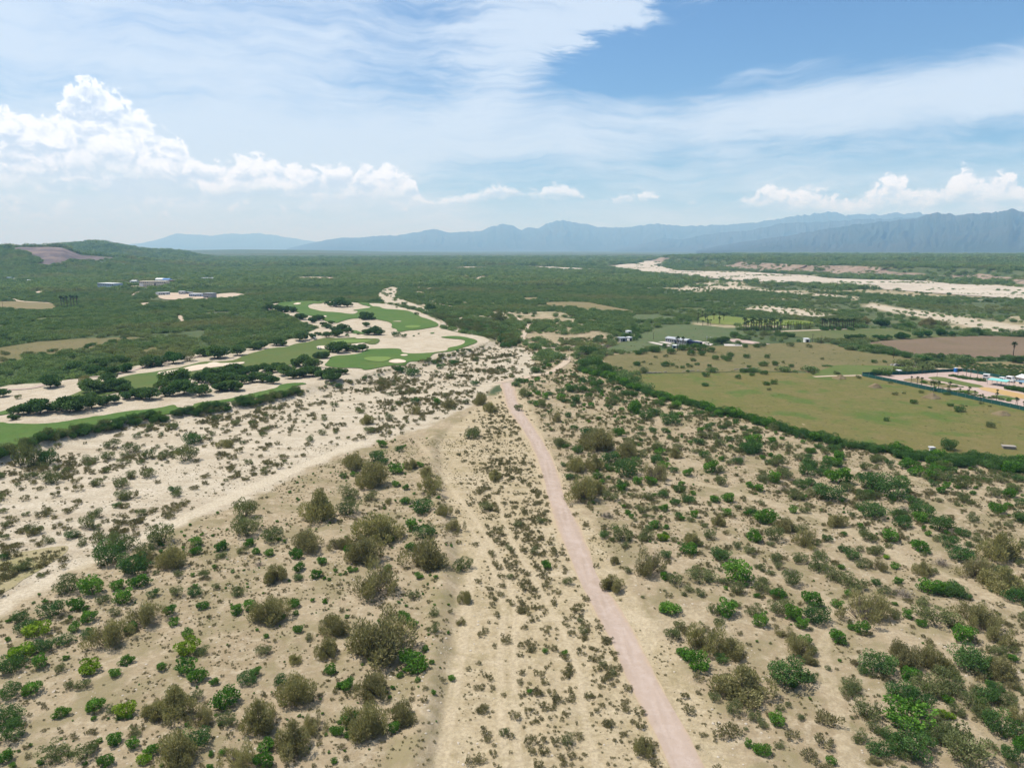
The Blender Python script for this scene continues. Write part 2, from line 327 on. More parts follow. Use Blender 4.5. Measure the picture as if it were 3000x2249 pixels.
def ground_material():
    m, t, o = newmat('ground')
    p = t.add('ShaderNodeTexCoord', out=3)
    A = lambda n: t.add('ShaderNodeAttribute', {}, 2, attribute_name=n)
    big = t.noise(p, 0.035, 5, 0.6); mid = t.noise(p, 0.22, 5, 0.6); fine = t.noise(p, 1.6, 6, 0.65); grit = t.noise(p, 5.5, 3, 0.7)
    far = t.noise(p, 0.0035, 6, 0.6)
    med = t.noise(p, 0.55, 6, 0.68)
    tan = t.mix(t.ss(big, 0.35, 0.68), (0.44, 0.345, 0.225, 1), (0.36, 0.275, 0.170, 1))
    tan = t.mix(t.ss(med, 0.46, 0.64, 0, 0.8), tan, (0.55, 0.45, 0.315, 1))
    tan = t.mix(t.ss(t.noise(p, 0.10, 7, 0.72), 0.45, 0.60, 0, 0.78), tan, (0.265, 0.222, 0.115, 1))          # dry grass
    tan = t.mix(t.ss(t.noise(p, 0.055, 7, 0.74), 0.56, 0.68, 0, 0.45), tan, (0.195, 0.185, 0.075, 1))       # green growth
    tan = t.mix(t.m('MULTIPLY', t.ss(t.add('ShaderNodeAttribute', {}, 2, attribute_name='trk'), 0.3, 0.7), t.ss(med, 0.34, 0.62, 0.15, 0.85)), tan, (0.52, 0.42, 0.28, 1))
    sand = t.mix(t.ss(mid, 0.35, 0.7), (0.60, 0.52, 0.405, 1), (0.52, 0.445, 0.335, 1))
    sand = t.mix(t.ss(med, 0.48, 0.68, 0, 0.55), sand, (0.47, 0.385, 0.285, 1))
    sand = t.mix(t.ss(big, 0.52, 0.72, 0, 0.5), sand, (0.48, 0.39, 0.28, 1))
    fl = t.add('ShaderNodeMapping', {'Vector': p, 'Rotation': (0, 0, R_(-37)), 'Scale': (0.016, 0.16, 1.0)})
    br = t.noise(fl, 1.0, 6, 0.62, dist=0.6)
    sand = t.mix(t.ss(br, 0.50, 0.62, 0, 0.65), sand, (0.435, 0.355, 0.255, 1))
    sand = t.mix(t.ss(br, 0.30, 0.42, 0.7, 0.0), sand, (0.66, 0.57, 0.46, 1))
    fl2 = t.add('ShaderNodeMapping', {'Vector': p, 'Rotation': (0, 0, R_(-72)), 'Scale': (0.02, 0.22, 1.0)})
    sand = t.mix(t.m('MULTIPLY', t.ss(t.add('ShaderNodeAttribute', {}, 2, attribute_name='trk'), 0.3, 0.7), t.ss(med, 0.3, 0.6, 0.45, 0.9)), sand, (0.62, 0.53, 0.40, 1))
    corr = t.mix(t.ss(med, 0.4, 0.66), (0.52, 0.43, 0.28, 1), (0.40, 0.32, 0.19, 1))
    corr = t.mix(t.ss(t.noise(fl2, 1.0, 6, 0.62, dist=0.5), 0.50, 0.62, 0, 0.6), corr, (0.60, 0.505, 0.35, 1))
    corr = t.mix(t.ss(t.noise(p, 0.13, 7, 0.72), 0.50, 0.64, 0, 0.6), corr, (0.30, 0.245, 0.12, 1))
    corr = t.mix(t.m('MULTIPLY', t.ss(t.add('ShaderNodeAttribute', {}, 2, attribute_name='trk'), 0.3, 0.7), t.ss(med, 0.36, 0.64, 0.05, 0.75)), corr, (0.60, 0.50, 0.345, 1))
    ed = t.m('MULTIPLY', t.m('SUBTRACT', t.noise(p, 0.12, 5, 0.65), 0.5), 0.9)
    def th(a, s=1.0): return t.ss(t.m('ADD', A(a), t.m('MULTIPLY', ed, s)), 0.36, 0.64)
    tan = t.mix(1.0, tan, (0.90, 0.91, 0.90, 1), 'MULTIPLY'); corr = t.mix(1.0, corr, (0.96, 0.95, 0.95, 1), 'MULTIPLY'); sand = t.mix(1.0, sand, (0.95, 0.95, 0.93, 1), 'MULTIPLY')
    c = tan
    c = t.mix(t.m('MULTIPLY', th('corr'), 0.9), c, corr)
    c = t.mix(th('sand'), c, sand)
    golf = t.mix(t.ss(mid, 0.35, 0.7), (0.56, 0.48, 0.365, 1), (0.48, 0.40, 0.29, 1))
    golf = t.mix(t.ss(t.noise(p, 0.06, 5, 0.65), 0.52, 0.66, 0, 0.5), golf, (0.40, 0.325, 0.22, 1))
    c = t.mix(th('golf', 0.3), c, golf)
    # stones, twigs and seedlings: dark specks, thicker in patches
    sp = t.m('MULTIPLY', t.ss(grit, 0.56, 0.66), t.ss(mid, 0.36, 0.60))
    c = t.mix(t.m('MULTIPLY', sp, 0.7), c, (0.12, 0.11, 0.05, 1))
    c = t.mix(t.ss(fine, 0.35, 0.62, 0.42, 0.0), c, (0.23, 0.18, 0.115, 1))
    forest = t.mix(t.ss(far, 0.40, 0.62), (0.075, 0.105, 0.042, 1), (0.108, 0.125, 0.052, 1))  # dark green-brown woodland floor, shade in the gaps between trees put into the colour
    forest = t.mix(t.ss(t.noise(p, 0.02, 6, 0.65), 0.50, 0.70, 0.0, 0.5), forest, (0.17, 0.155, 0.085, 1))
    forest = t.mix(t.ss(t.noise(p, 0.06, 5, 0.7), 0.35, 0.55, 0.6, 0.0), forest, (0.040, 0.066, 0.032, 1))
    clrc = t.mix(t.ss(t.noise(p, 0.05, 5, 0.7), 0.4, 0.6), (0.40, 0.33, 0.22, 1), (0.20, 0.18, 0.085, 1))
    forest = t.mix(t.ss(A('clr'), 0.3, 0.7), forest, clrc)
    c = t.mix(th('forest', 0.8), c, forest)
    quarry = t.mix(t.ss(t.noise(p, 0.013, 6, 0.7), 0.40, 0.62), (0.115, 0.095, 0.095, 1), (0.23, 0.175, 0.15, 1))
    quarry = t.mix(t.ss(t.noise(p, 0.03, 4, 0.6), 0.55, 0.65, 0, 0.8), quarry, (0.12, 0.095, 0.10, 1))
    q2 = t.m('MULTIPLY', t.m('SUBTRACT', t.noise(p, 0.009, 6, 0.7), 0.5), 1.7)
    c = t.mix(t.ss(t.m('ADD', A('quarry'), q2), 0.40, 0.60), c, quarry)
    hgt = t.m('ADD', t.m('ADD', t.m('MULTIPLY', fine, 0.16), t.m('MULTIPLY', grit, 0.05)), t.m('MULTIPLY', med, 0.3))
    b = t.add('ShaderNodeBump', {'Strength': 0.8, 'Distance': 1.0, 'Height': hgt})
    t.l.new(pbsdf(t, c, 0.95, b, 0.08), o.inputs[0]); return m
def sheet_mat(name, cols, scales=(0.05, 0.6), speck=None, bump=0.03, fine=3.0, stripe=None):
    m, t, o = newmat(name); p = t.add('ShaderNodeTexCoord', out=3)
    a = t.noise(p, scales[0], 5, 0.6); b = t.noise(p, scales[1], 5, 0.65); g = t.noise(p, fine, 4, 0.65)
    c = t.mix(t.ss(a, 0.36, 0.66), cols[0], cols[1])
    if len(cols) > 2: c = t.mix(t.ss(b, 0.46, 0.70, 0, 0.75), c, cols[2])
    if len(cols) > 3: c = t.mix(t.ss(t.noise(p, scales[0] * 2.3, 5, 0.65), 0.50, 0.64, 0, 0.85), c, cols[3])
    if stripe:
        ang, per, amt, col = stripe
        q = t.add('ShaderNodeMapping', {'Vector': p, 'Rotation': (0, 0, ang)})
        w = t.add('ShaderNodeTexWave', {'Vector': q, 'Scale': 0.314 / per, 'Distortion': 1.5, 'Detail': 2.0, 'Detail Scale': 0.3}, 1)
        c = t.mix(t.m('MULTIPLY', t.ss(w, 0.4, 0.7), amt), c, col)
    if speck: c = t.mix(t.m('MULTIPLY', t.ss(g, 0.56, 0.68), speck[1]), c, speck[0])
    f = t.ss(g, 0.25, 0.75, 0.86, 1.12); cs = t.vm('SCALE', c); t.l.new(f, cs.node.inputs[3])
    bm = t.add('ShaderNodeBump', {'Strength': 0.5, 'Distance': 1.0, 'Height': t.m('MULTIPLY', g, bump)})
    t.l.new(pbsdf(t, cs, 0.92, bm, 0.1), o.inputs[0]); return m

ground_material()
sheet_mat('gravel_pink', [(0.435, 0.335, 0.275), (0.375, 0.285, 0.23), (0.49, 0.395, 0.33)], (0.05, 0.35), ((0.28, 0.19, 0.15), 0.25), 0.02, 2.5)
def road_mat():
    m, t, o = newmat('road_gravel'); p = t.add('ShaderNodeTexCoord', out=3); ac = t.add('ShaderNodeAttribute', {}, 2, attribute_name='across')
    a = t.noise(p, 0.07, 6, 0.65); g = t.noise(p, 2.6, 5, 0.7); md = t.noise(p, 0.5, 6, 0.7)
    c = t.mix(t.ss(a, 0.36, 0.66), (0.42, 0.325, 0.258, 1), (0.365, 0.278, 0.212, 1))
    c = t.mix(t.ss(md, 0.45, 0.68, 0, 0.6), c, (0.49, 0.395, 0.33, 1))
    dd = t.m('ABSOLUTE', t.m('SUBTRACT', t.m('ADD', ac, t.m('MULTIPLY', t.m('SUBTRACT', t.noise(p, 0.12, 3, 0.5), 0.5), 0.5)), 0.85))
    c = t.mix(t.m('MULTIPLY', t.ss(dd, 0.05, 0.6, 0.45, 0.0), t.ss(md, 0.3, 0.6, 0.2, 1.0)), c, (0.48, 0.385, 0.325, 1))
    c = t.mix(t.m('MULTIPLY', t.ss(ac, 0.0, 0.35, 0.5, 0.0), t.ss(md, 0.4, 0.6)), c, (0.31, 0.225, 0.175, 1))
    c = t.mix(t.m('MULTIPLY', t.ss(ac, 1.7, 2.4), t.ss(md, 0.38, 0.58, 0.3, 0.9)), c, (0.44, 0.33, 0.225, 1))
    c = t.mix(t.m('MULTIPLY', t.ss(g, 0.56, 0.7), 0.35), c, (0.24, 0.175, 0.14, 1))
    bm = t.add('ShaderNodeBump', {'Strength': 0.6, 'Distance': 1.0, 'Height': t.m('ADD', t.m('MULTIPLY', g, 0.03), t.m('MULTIPLY', t.ss(dd, 0.05, 0.6), 0.05))})
    t.l.new(pbsdf(t, c, 0.95, bm, 0.08), o.inputs[0])
road_mat()
sheet_mat('verge', [(0.46, 0.365, 0.24), (0.43, 0.34, 0.22), (0.38, 0.29, 0.17)], (0.06, 0.4), ((0.25, 0.17, 0.09), 0.35), 0.04, 2.0)
sheet_mat('dry_grass', [(0.33, 0.275, 0.155), (0.26, 0.235, 0.10), (0.36, 0.30, 0.19)], (0.12, 0.5), ((0.17, 0.15, 0.06), 0.5), 0.05, 2.0)
sheet_mat('faint_track', [(0.45, 0.35, 0.24), (0.40, 0.30, 0.195), (0.50, 0.40, 0.28)], (0.08, 0.4), ((0.26, 0.19, 0.11), 0.35))
sheet_mat('track', [(0.50, 0.40, 0.29), (0.45, 0.34, 0.25), (0.56, 0.46, 0.35)], (0.05, 0.3))
sheet_mat('fairway', [(0.066, 0.128, 0.024), (0.084, 0.138, 0.028), (0.105, 0.140, 0.034)], (0.016, 0.05), None, 0.02, 0.8, (0.5, 7.0, 0.18, (0.075, 0.16, 0.03)))
sheet_mat('rough_fairway', [(0.085, 0.125, 0.030), (0.11, 0.13, 0.036), (0.07, 0.13, 0.028)], (0.016, 0.05), None, 0.02, 0.8)
sheet_mat('putting_green', [(0.14, 0.21, 0.05), (0.155, 0.22, 0.055)], (0.05, 0.3), None, 0.005)
sheet_mat('bunker_sand', [(0.66, 0.555, 0.43), (0.60, 0.49, 0.37), (0.57, 0.46, 0.34)], (0.05, 0.25), None, 0.03)
sheet_mat('pasture', [(0.130, 0.132, 0.036), (0.158, 0.136, 0.046), (0.185, 0.148, 0.060), (0.082, 0.128, 0.024)], (0.02, 0.16), ((0.055, 0.055, 0.02), 0.8), 0.25, 0.55)
sheet_mat('dry_pasture', [(0.155, 0.138, 0.056), (0.185, 0.152, 0.070), (0.12, 0.122, 0.042)], (0.02, 0.15), ((0.05, 0.05, 0.02), 0.85), 0.2, 0.35)
sheet_mat('ploughed', [(0.175, 0.125, 0.08), (0.20, 0.142, 0.092), (0.15, 0.12, 0.062)], (0.012, 0.05), None, 0.15, 0.5, (0.3, 2.5, 0.35, (0.16, 0.115, 0.07)))
sheet_mat('green_field', [(0.095, 0.12, 0.038), (0.115, 0.13, 0.046), (0.145, 0.135, 0.058)], (0.015, 0.08), None, 0.1, 0.6)
sheet_mat('weedy_field', [(0.085, 0.118, 0.045), (0.105, 0.132, 0.056), (0.125, 0.12, 0.06)], (0.03, 0.15), ((0.05, 0.085, 0.035), 0.6), 0.2, 0.4)
sheet_mat('stubble', [(0.20, 0.165, 0.078), (0.235, 0.18, 0.095), (0.14, 0.145, 0.05)], (0.02, 0.1), ((0.10, 0.10, 0.045), 0.4), 0.1, 0.6)
sheet_mat('yard_gravel', [(0.44, 0.33, 0.28), (0.48, 0.37, 0.31), (0.40, 0.29, 0.23)], (0.05, 0.3))
sheet_mat('lawn', [(0.095, 0.135, 0.032), (0.12, 0.145, 0.04), (0.145, 0.14, 0.055)], (0.06, 0.3))
sheet_mat('ochre_soil', [(0.46, 0.30, 0.12), (0.50, 0.34, 0.15), (0.42, 0.29, 0.14)], (0.06, 0.3))
sheet_mat('bright_crop', [(0.15, 0.19, 0.04), (0.18, 0.20, 0.05), (0.10, 0.14, 0.03)], (0.03, 0.15))
sheet_mat('river_sand', [(0.54, 0.465, 0.375), (0.47, 0.40, 0.315), (0.36, 0.31, 0.225)], (0.006, 0.03), ((0.13, 0.14, 0.08), 0.75), 0.1, 0.09)
sheet_mat('concrete', [(0.52, 0.46, 0.40), (0.56, 0.50, 0.44)], (0.1, 0.5))
sheet_mat('cliff_rock', [(0.27, 0.20, 0.15), (0.33, 0.25, 0.19), (0.12, 0.115, 0.07)], (0.02, 0.08), ((0.06, 0.075, 0.04), 0.95), 1.0, 0.05)
leafmat('leaf_tamarisk', (0.16, 0.145, 0.066), (0.205, 0.19, 0.074), (0.25, 0.215, 0.11), 0.25)
leafmat('leaf_green', (0.045, 0.125, 0.014), (0.075, 0.16, 0.02), (0.11, 0.2, 0.03), 0.28)
leafmat('leaf_dark', (0.036, 0.088, 0.02), (0.058, 0.108, 0.027), (0.082, 0.135, 0.036), 0.25)
leafmat('leaf_olive', (0.084, 0.11, 0.038), (0.118, 0.13, 0.05), (0.145, 0.15, 0.068), 0.25)
leafmat('leaf_yellow', (0.10, 0.20, 0.012), (0.15, 0.22, 0.018), (0.20, 0.25, 0.03), 0.25)
leafmat('leaf_grey', (0.155, 0.130, 0.115), (0.185, 0.158, 0.140), None, 0.05)
leafmat('leaf_desert', (0.118, 0.11, 0.05), (0.16, 0.142, 0.066), (0.185, 0.16, 0.082), 0.2)
leafmat('leaf_mesquite', (0.042, 0.09, 0.026), (0.066, 0.108, 0.032), (0.088, 0.135, 0.042), 0.25)
leafmat('leaf_wood', (0.072, 0.126, 0.044), (0.124, 0.168, 0.060), (0.145, 0.185, 0.070), 0.28, True)
leafmat('leaf_palm', (0.050, 0.095, 0.030), (0.07, 0.11, 0.04), None, 0.2)
leafmat('leaf_banana', (0.14, 0.24, 0.02), (0.20, 0.28, 0.03), None, 0.3)
simple('bark', (0.11, 0.085, 0.065), 0.9, 0.2, 6.0)
simple('bark_grey', (0.17, 0.14, 0.12), 0.9, 0.2, 6.0)
simple('thatch', (0.17, 0.125, 0.075), 0.9, 0.2, 6.0)

# ------------------------------------------------------------------ mesh helpers
def mesh_obj(name, verts, faces, mat, parent=None, smooth=False, kind=None):
    me = bpy.data.meshes.new(name); me.from_pydata([tuple(v) for v in verts], [], faces)
    if mat: me.materials.append(MAT[mat])
    if smooth: me.polygons.foreach_set('use_smooth', [True] * len(me.polygons))
    me.update(); o = bpy.data.objects.new(name, me); COL.objects.link(o)
    if parent: o.parent = parent
    if kind: o['kind'] = kind
    return o
def tag(o, label, cat, group=None):
    o['label'] = label; o['category'] = cat
    if group: o['group'] = group
    return o
def empty(name, loc, rz=0.0, scale=1.0):
    o = bpy.data.objects.new(name, None); COL.objects.link(o); o.location = loc; o.rotation_euler = (0, 0, rz)
    o.scale = (scale,) * 3; o.empty_display_size = 0.5; return o
class MB:
    """collects primitive shapes into one mesh"""
    def __init__(s): s.v = []; s.f = []
    def add(s, V, F):
        b = len(s.v); s.v += [tuple(p) for p in V]; s.f += [tuple(i + b for i in f) for f in F]; return s
    def box(s, x0, x1, y0, y1, z0, z1):
        V = [(x0, y0, z0), (x1, y0, z0), (x1, y1, z0), (x0, y1, z0), (x0, y0, z1), (x1, y0, z1), (x1, y1, z1), (x0, y1, z1)]
        return s.add(V, [(0, 3, 2, 1), (4, 5, 6, 7), (0, 1, 5, 4), (1, 2, 6, 5), (2, 3, 7, 6), (3, 0, 4, 7)])
    def tube(s, pts, rad, n=6):
        pts = [Vector(p) for p in pts]; rings = []
        for i, p in enumerate(pts):
            d = (pts[min(i + 1, len(pts) - 1)] - pts[max(i - 1, 0)]).normalized()
            a = d.orthogonal().normalized(); b = d.cross(a); r = rad[i] if hasattr(rad, '__len__') else rad
            rings.append([p + (a * math.cos(k * 2 * math.pi / n) + b * math.sin(k * 2 * math.pi / n)) * r for k in range(n)])
        V = [q for rg in rings for q in rg]; F = []
        for i in range(len(pts) - 1):
            for k in range(n): F.append((i * n + k, i * n + (k + 1) % n, (i + 1) * n + (k + 1) % n, (i + 1) * n + k))
        F.append(tuple(range(n))[::-1]); F.append(tuple((len(pts) - 1) * n + k for k in range(n)))
        return s.add(V, F)
    def cyl(s, x, y, z0, z1, r, n=16, axis='z'):
        if axis == 'z': return s.tube([(x, y, z0), (x, y, z1)], r, n)
        return s.tube([(x, z0, y), (x, z1, y)], r, n)
    def build(s, name, mat, parent=None, smooth=False): return mesh_obj(name, s.v, s.f, mat, parent, smooth)

# ------------------------------------------------------------------ terrain sheet
P_MIX = flat([(1440, 1000), (1490, 962), (1540, 925), (1640, 930), (1700, 950), (1800, 985), (1850, 1040), (1840, 1095), (1760, 1095), (1700, 1082), (1600, 1100), (1520, 1140), (1485, 1135), (1560, 1060)])
P_CHAN = flat(Z3([(1150, 545), (1220, 522), (1400, 555), (1700, 595), (2000, 640), (2300, 685), (2700, 745), (2700, 800), (2212, 728), (2080, 725), (1880, 690), (1650, 640), (1400, 600)]))
P_CHAN2 = flat(ZH([(820, 470), (980, 430), (1250, 385), (1480, 390), (1520, 430), (1800, 480), (2212, 505), (2600, 540), (2600, 570), (2150, 525), (1700, 495), (1400, 470), (1100, 490)]))
P_CHAN3 = flat(Z3([(380, 560), (520, 540), (720, 560), (900, 590), (1000, 610), (860, 625), (640, 600)]))

def quarry_mask(x, y):
    """bare faces on the near hill, by direction and height"""
    az = np.degrees(np.arctan2(x, y)); h = H(x, y); r = np.hypot(x, y)
    el = np.degrees(np.arctan2(h - CAM_H, r))
    q = np.array([px_azel(*p) for p in ZL([(70, 150), (180, 136), (450, 136), (590, 142), (690, 182), (760, 212), (900, 220), (1115, 240), (1000, 262), (880, 262), (800, 262), (760, 270), (620, 262), (560, 290), (490, 315), (330, 305), (420, 262), (330, 240), (260, 190)])])
    q = np.degrees(q)
    d = sdf([(a, e * 3) for a, e in q], az, el * 3)
    return np.where((r > 1900) & (r < 2760), np.clip(0.5 + d / 0.5, 0, 1), 0)
GRID = {}
def clearing(x, y):
    r = np.hypot(x, y); az = np.degrees(np.arctan2(x, y))
    return sst(fbm(x / 150, y / 85, 211, 4), 0.56, 0.63) * sst(r, 520, 700) * (1 - sst(r, 3200, 4200)) * (0.35 + 0.65 * sst(az, -16, 4)) * (1 - sst(sdf(P_PLAT, x, y), -60, -20))
ROAD_MID = [(1484, 1122), (1491, 1148), (1504, 1192), (1543, 1248)] + Z5([(967, 100), (1006, 205), (1040, 325), (1090, 450), (1145, 600), (1215, 760), (1290, 890), (1360, 1010), (1415, 1130), (1490, 1280), (1560, 1400)]) + [(2010, 2249), (2125, 2480)]
TRACK_A = ZF([(250, 985), (400, 945), (560, 930), (700, 890), (830, 875), (950, 840), (1050, 780), (1130, 720), (1168, 680), (1150, 640), (1080, 605), (950, 570), (870, 540), (780, 500), (640, 450), (565, 430), (585, 370), (620, 310), (655, 262), (600, 210), (530, 160), (450, 110), (380, 60)])
TRACK_B = ZF([(880, 538), (1100, 522), (1350, 506), (1600, 492), (1760, 482)])
TRACK_C = Z2([(1035, 1048), (800, 1080), (500, 1128), (200, 1162), (0, 1182), (-250, 1210)])
TRACK_D = [(-60, 1830), (60, 1745), (180, 1690), (300, 1640), (440, 1570), (600, 1490), (760, 1420), (900, 1360), (1050, 1300)]
TRACK_E = Z5([(440, 1900), (500, 1560), (545, 1300), (590, 1050), (610, 860), (640, 700), (700, 560)])
TRACK_F = Z6([(780, 1900), (800, 1560), (760, 1400), (720, 1250), (680, 1100), (700, 980), (740, 900), (680, 820)])
TRACK_G = Z6([(0, 260), (200, 300), (420, 370), (640, 430), (800, 500), (960, 590), (1100, 660), (1260, 720), (1420, 790), (1660, 900)])
TRACK_H = Z5([(900, 1900), (850, 1500), (840, 1200), (850, 900), (800, 700), (720, 560), (640, 430), (560, 330), (480, 220), (420, 120), (360, 60)])
TRACK_I = Z5([(820, 1900), (780, 1450), (770, 1150), (790, 880), (760, 740), (690, 600), (620, 480)])
TRACK_J = Z5([(1340, 880), (1420, 940), (1500, 965), (1600, 945), (1760, 900)])
TRACK_K = Z5([(1460, 1090), (1500, 1010), (1560, 965), (1640, 930)])
TRACK_L = Z5([(1250, 1700), (1180, 1400), (1160, 1200), (1080, 1000), (960, 780), (880, 640), (800, 500), (760, 330)])
WORN = [(TRACK_C, 1.6), (TRACK_D, 2.3), (TRACK_E, 0.9), (TRACK_F, 1.1), (TRACK_G, 1.7), (TRACK_H, 0.55), (TRACK_I, 0.55), (TRACK_J, 2.2), (TRACK_K, 1.8), (TRACK_L, 0.5)]
FLAT_LINES = []
for L_ in (ROAD_MID, TRACK_A, TRACK_B, TRACK_C, TRACK_D, TRACK_E, TRACK_F, TRACK_G):
    q_ = np.asarray(L_, float); a_, b_ = G(q_[:, 0], q_[:, 1]); FLAT_LINES.append(np.stack([a_, b_], 1))
def ZG_(x, y):
    """height of the finished ground sheet"""
    x = np.asarray(x, float); y = np.asarray(y, float)
    NA, NR, Zt = GRID['NA'], GRID['NR'], GRID['Z']
    u = (np.degrees(np.arctan2(x, y + 60.0)) + 62) / 124 * (NA - 1); w = np.log(np.hypot(x, y + 60.0) / 70.0) / math.log(62000.0 / 70.0) * (NR - 1)
    u = np.clip(u, 0, NA - 1.001); w = np.clip(w, 0, NR - 1.001); i = u.astype(int); j = w.astype(int); fu = u - i; fw = w - j
    return (Zt[j, i] * (1 - fu) + Zt[j, i + 1] * fu) * (1 - fw) + (Zt[j + 1, i] * (1 - fu) + Zt[j + 1, i + 1] * fu) * fw
def build_ground():
    NA, NR = 640, 620
    a = np.radians(np.linspace(-62, 62, NA)); r = 70.0 * (62000.0 / 70.0) ** (np.linspace(0, 1, NR))
    A, Rr = np.meshgrid(a, r); X = np.sin(A) * Rr; Y = np.cos(A) * Rr - 60.0
    X = X.ravel(); Y = Y.ravel(); Z = H(X, Y)
    flatm = np.ones(len(X)); nr_ = np.hypot(X, Y) < 460
    for pl in FLAT_LINES: flatm[nr_] = np.minimum(flatm[nr_], sst(pldist(pl, X[nr_], Y[nr_]), 2.6, 5.5))
    Z = Z + (fbm(X / 2.6, Y / 2.6, 41, 3) - 0.5) * 0.5 * (1 - sst(np.hypot(X, Y), 250, 420)) * flatm
    GRID['Z'] = Z.reshape(NR, NA); GRID['NA'] = NA; GRID['NR'] = NR
    V = np.stack([X, Y, Z], 1)
    i = np.arange(NR - 1)[:, None] * NA + np.arange(NA - 1)[None, :]
    Fq = np.stack([i, i + NA, i + NA + 1, i + 1], -1).reshape(-1, 4)[:, ::-1]
    me = bpy.data.meshes.new('ground'); me.vertices.add(len(V)); me.vertices.foreach_set('co', V.ravel())
    me.loops.add(Fq.size); me.loops.foreach_set('vertex_index', Fq.ravel())
    me.polygons.add(len(Fq)); me.polygons.foreach_set('loop_start', np.arange(len(Fq)) * 4); me.polygons.foreach_set('loop_total', np.full(len(Fq), 4))
    me.polygons.foreach_set('use_smooth', np.ones(len(Fq), bool))
    me.update(calc_edges=True); me.validate()
    rr = np.hypot(X, Y)
    dG = sdf(P_GOLF, X, Y); dR = sdf(P_RIVER, X, Y); dW = sdf(P_WASH, X, Y); dK = sdf(P_CORR, X, Y); dS = sdf(P_SLOPE, X, Y); dL = sdf(P_LEFT, X, Y); dM = sdf(P_MIX, X, Y)
    soft = lambda d, w: np.clip(0.5 + d / w, 0, 1)
    chan = np.maximum.reduce([soft(sdf(P_CHAN, X, Y), 50), soft(sdf(P_CHAN2, X, Y), 90), soft(sdf(P_CHAN3, X, Y), 40)])
    sand = np.maximum.reduce([soft(dR, 14), soft(dW, 16), chan * 0.9])
    bare = np.maximum.reduce([soft(dG, 6), soft(dR, 10), soft(dW, 14), soft(dK, 10), soft(dS, 14), soft(dL, 10), soft(dM, 40), chan, 1 - sst(rr, 300, 330)])
    trk = np.zeros(len(X)); nn = rr < 460
    for L_, hw in WORN:
        q_ = np.asarray(L_, float); gx_, gy_ = G(q_[:, 0], q_[:, 1]); C_ = np.stack([gx_, gy_], 1)
        trk[nn] = np.maximum(trk[nn], np.clip(0.5 + (hw - pldist(C_, X[nn], Y[nn])) / 1.6, 0, 1))
    clr = clearing(X, Y)
    att = {'trk': trk, 'clr': clr, 'sand': sand, 'golf': soft(dG, 5), 'corr': soft(dK, 10), 'forest': 1 - bare, 'quarry': quarry_mask(X, Y)}
    for k, v in att.items():
        at = me.attributes.new(k, 'FLOAT', 'POINT'); at.data.foreach_set('value', v.astype(np.float32))
    me.materials.append(MAT['ground'])
    o = bpy.data.objects.new('ground', me); COL.objects.link(o); o['kind'] = 'structure'
build_ground()

# ------------------------------------------------------------------ sheets lying on the ground
def chaikin(P, it):
    P = np.asarray(P, float)
    for _ in range(it):
        Q = np.roll(P, -1, 0); P = np.stack([0.75 * P + 0.25 * Q, 0.25 * P + 0.75 * Q], 1).reshape(-1, 2)
    return P
def resample(P, step, closed=True):
    P = np.asarray(P, float)
    if closed: P = np.vstack([P, P[:1]])
    d = np.hypot(*np.diff(P, axis=0).T); s = np.concatenate([[0], np.cumsum(d)])
    n = max(int(s[-1] / step), 8); u = np.linspace(0, s[-1], n + 1)
    Q = np.stack([np.interp(u, s, P[:, 0]), np.interp(u, s, P[:, 1])], 1)
    return Q[:-1] if closed else Q
EXCL = []          # outlines where nothing wild grows
def sheet(name, px=None, mat='track', off=0.1, it=2, rough=0.6, xy=None, grow=True, margin=0.0, wav=6.0):
    if xy is None:
        p = np.asarray(px, float); x, y = G(p[:, 0], p[:, 1]); xy = np.stack([x, y], 1)
    if name == 'fairway' and len(xy) > 30: FAIR_XY.append(np.asarray(xy, float))
    P = chaikin(xy, it); ext = np.ptp(P, axis=0).max()
    step = max(ext / 160.0, 0.7); P = resample(P, step); wav = max(wav, step * 7, rough * 5)
    if rough:
        nx = (fbm(P[:, 0] / wav, P[:, 1] / wav, 51, 3) - 0.5) * 2 * rough; ny = (fbm(P[:, 0] / wav + 50, P[:, 1] / wav, 57, 3) - 0.5) * 2 * rough
        P = P + np.stack([nx, ny], 1)
    if not grow and name != 'x': EXCL.append((np.asarray(resample(P, max(ext / 40, 2.0))), margin))
    area = abs(0.5 * np.sum(P[:, 0] * np.roll(P[:, 1], -1) - np.roll(P[:, 0], -1) * P[:, 1]))
    sp = max(math.sqrt(area) / 34.0, min(step * 1.2, 6.0), 1.5)
    lo, hi = P.min(0), P.max(0)
    gx, gy = np.meshgrid(np.arange(lo[0], hi[0], sp), np.arange(lo[1], hi[1], sp)); gx = gx.ravel(); gy = gy.ravel()
    k = sdf(P, gx, gy) > sp * 0.4
    pts = [Vector((float(a), float(b))) for a, b in P] + [Vector((float(a), float(b))) for a, b in zip(gx[k], gy[k])]
    n = len(P)
    v, e, f, *_ = mgeo.delaunay_2d_cdt(pts, [(i, (i + 1) % n) for i in range(n)], [list(range(n))], 1, 1e-5)
    v = np.array([(q.x, q.y) for q in v]); z = ZG_(v[:, 0], v[:, 1]) + off + 0.0005 * np.clip(np.hypot(v[:, 0], v[:, 1]) - 300, 0, 3000)
    F = []
    for t in f:
        a, b, c = (v[i] for i in t[:3])
        F.append(tuple(t) if (b[0] - a[0]) * (c[1] - a[1]) - (b[1] - a[1]) * (c[0] - a[0]) > 0 else tuple(t)[::-1])
    return mesh_obj(name, np.column_stack([v, z]), F, mat, smooth=True, kind='structure')
FAIR_XY = []
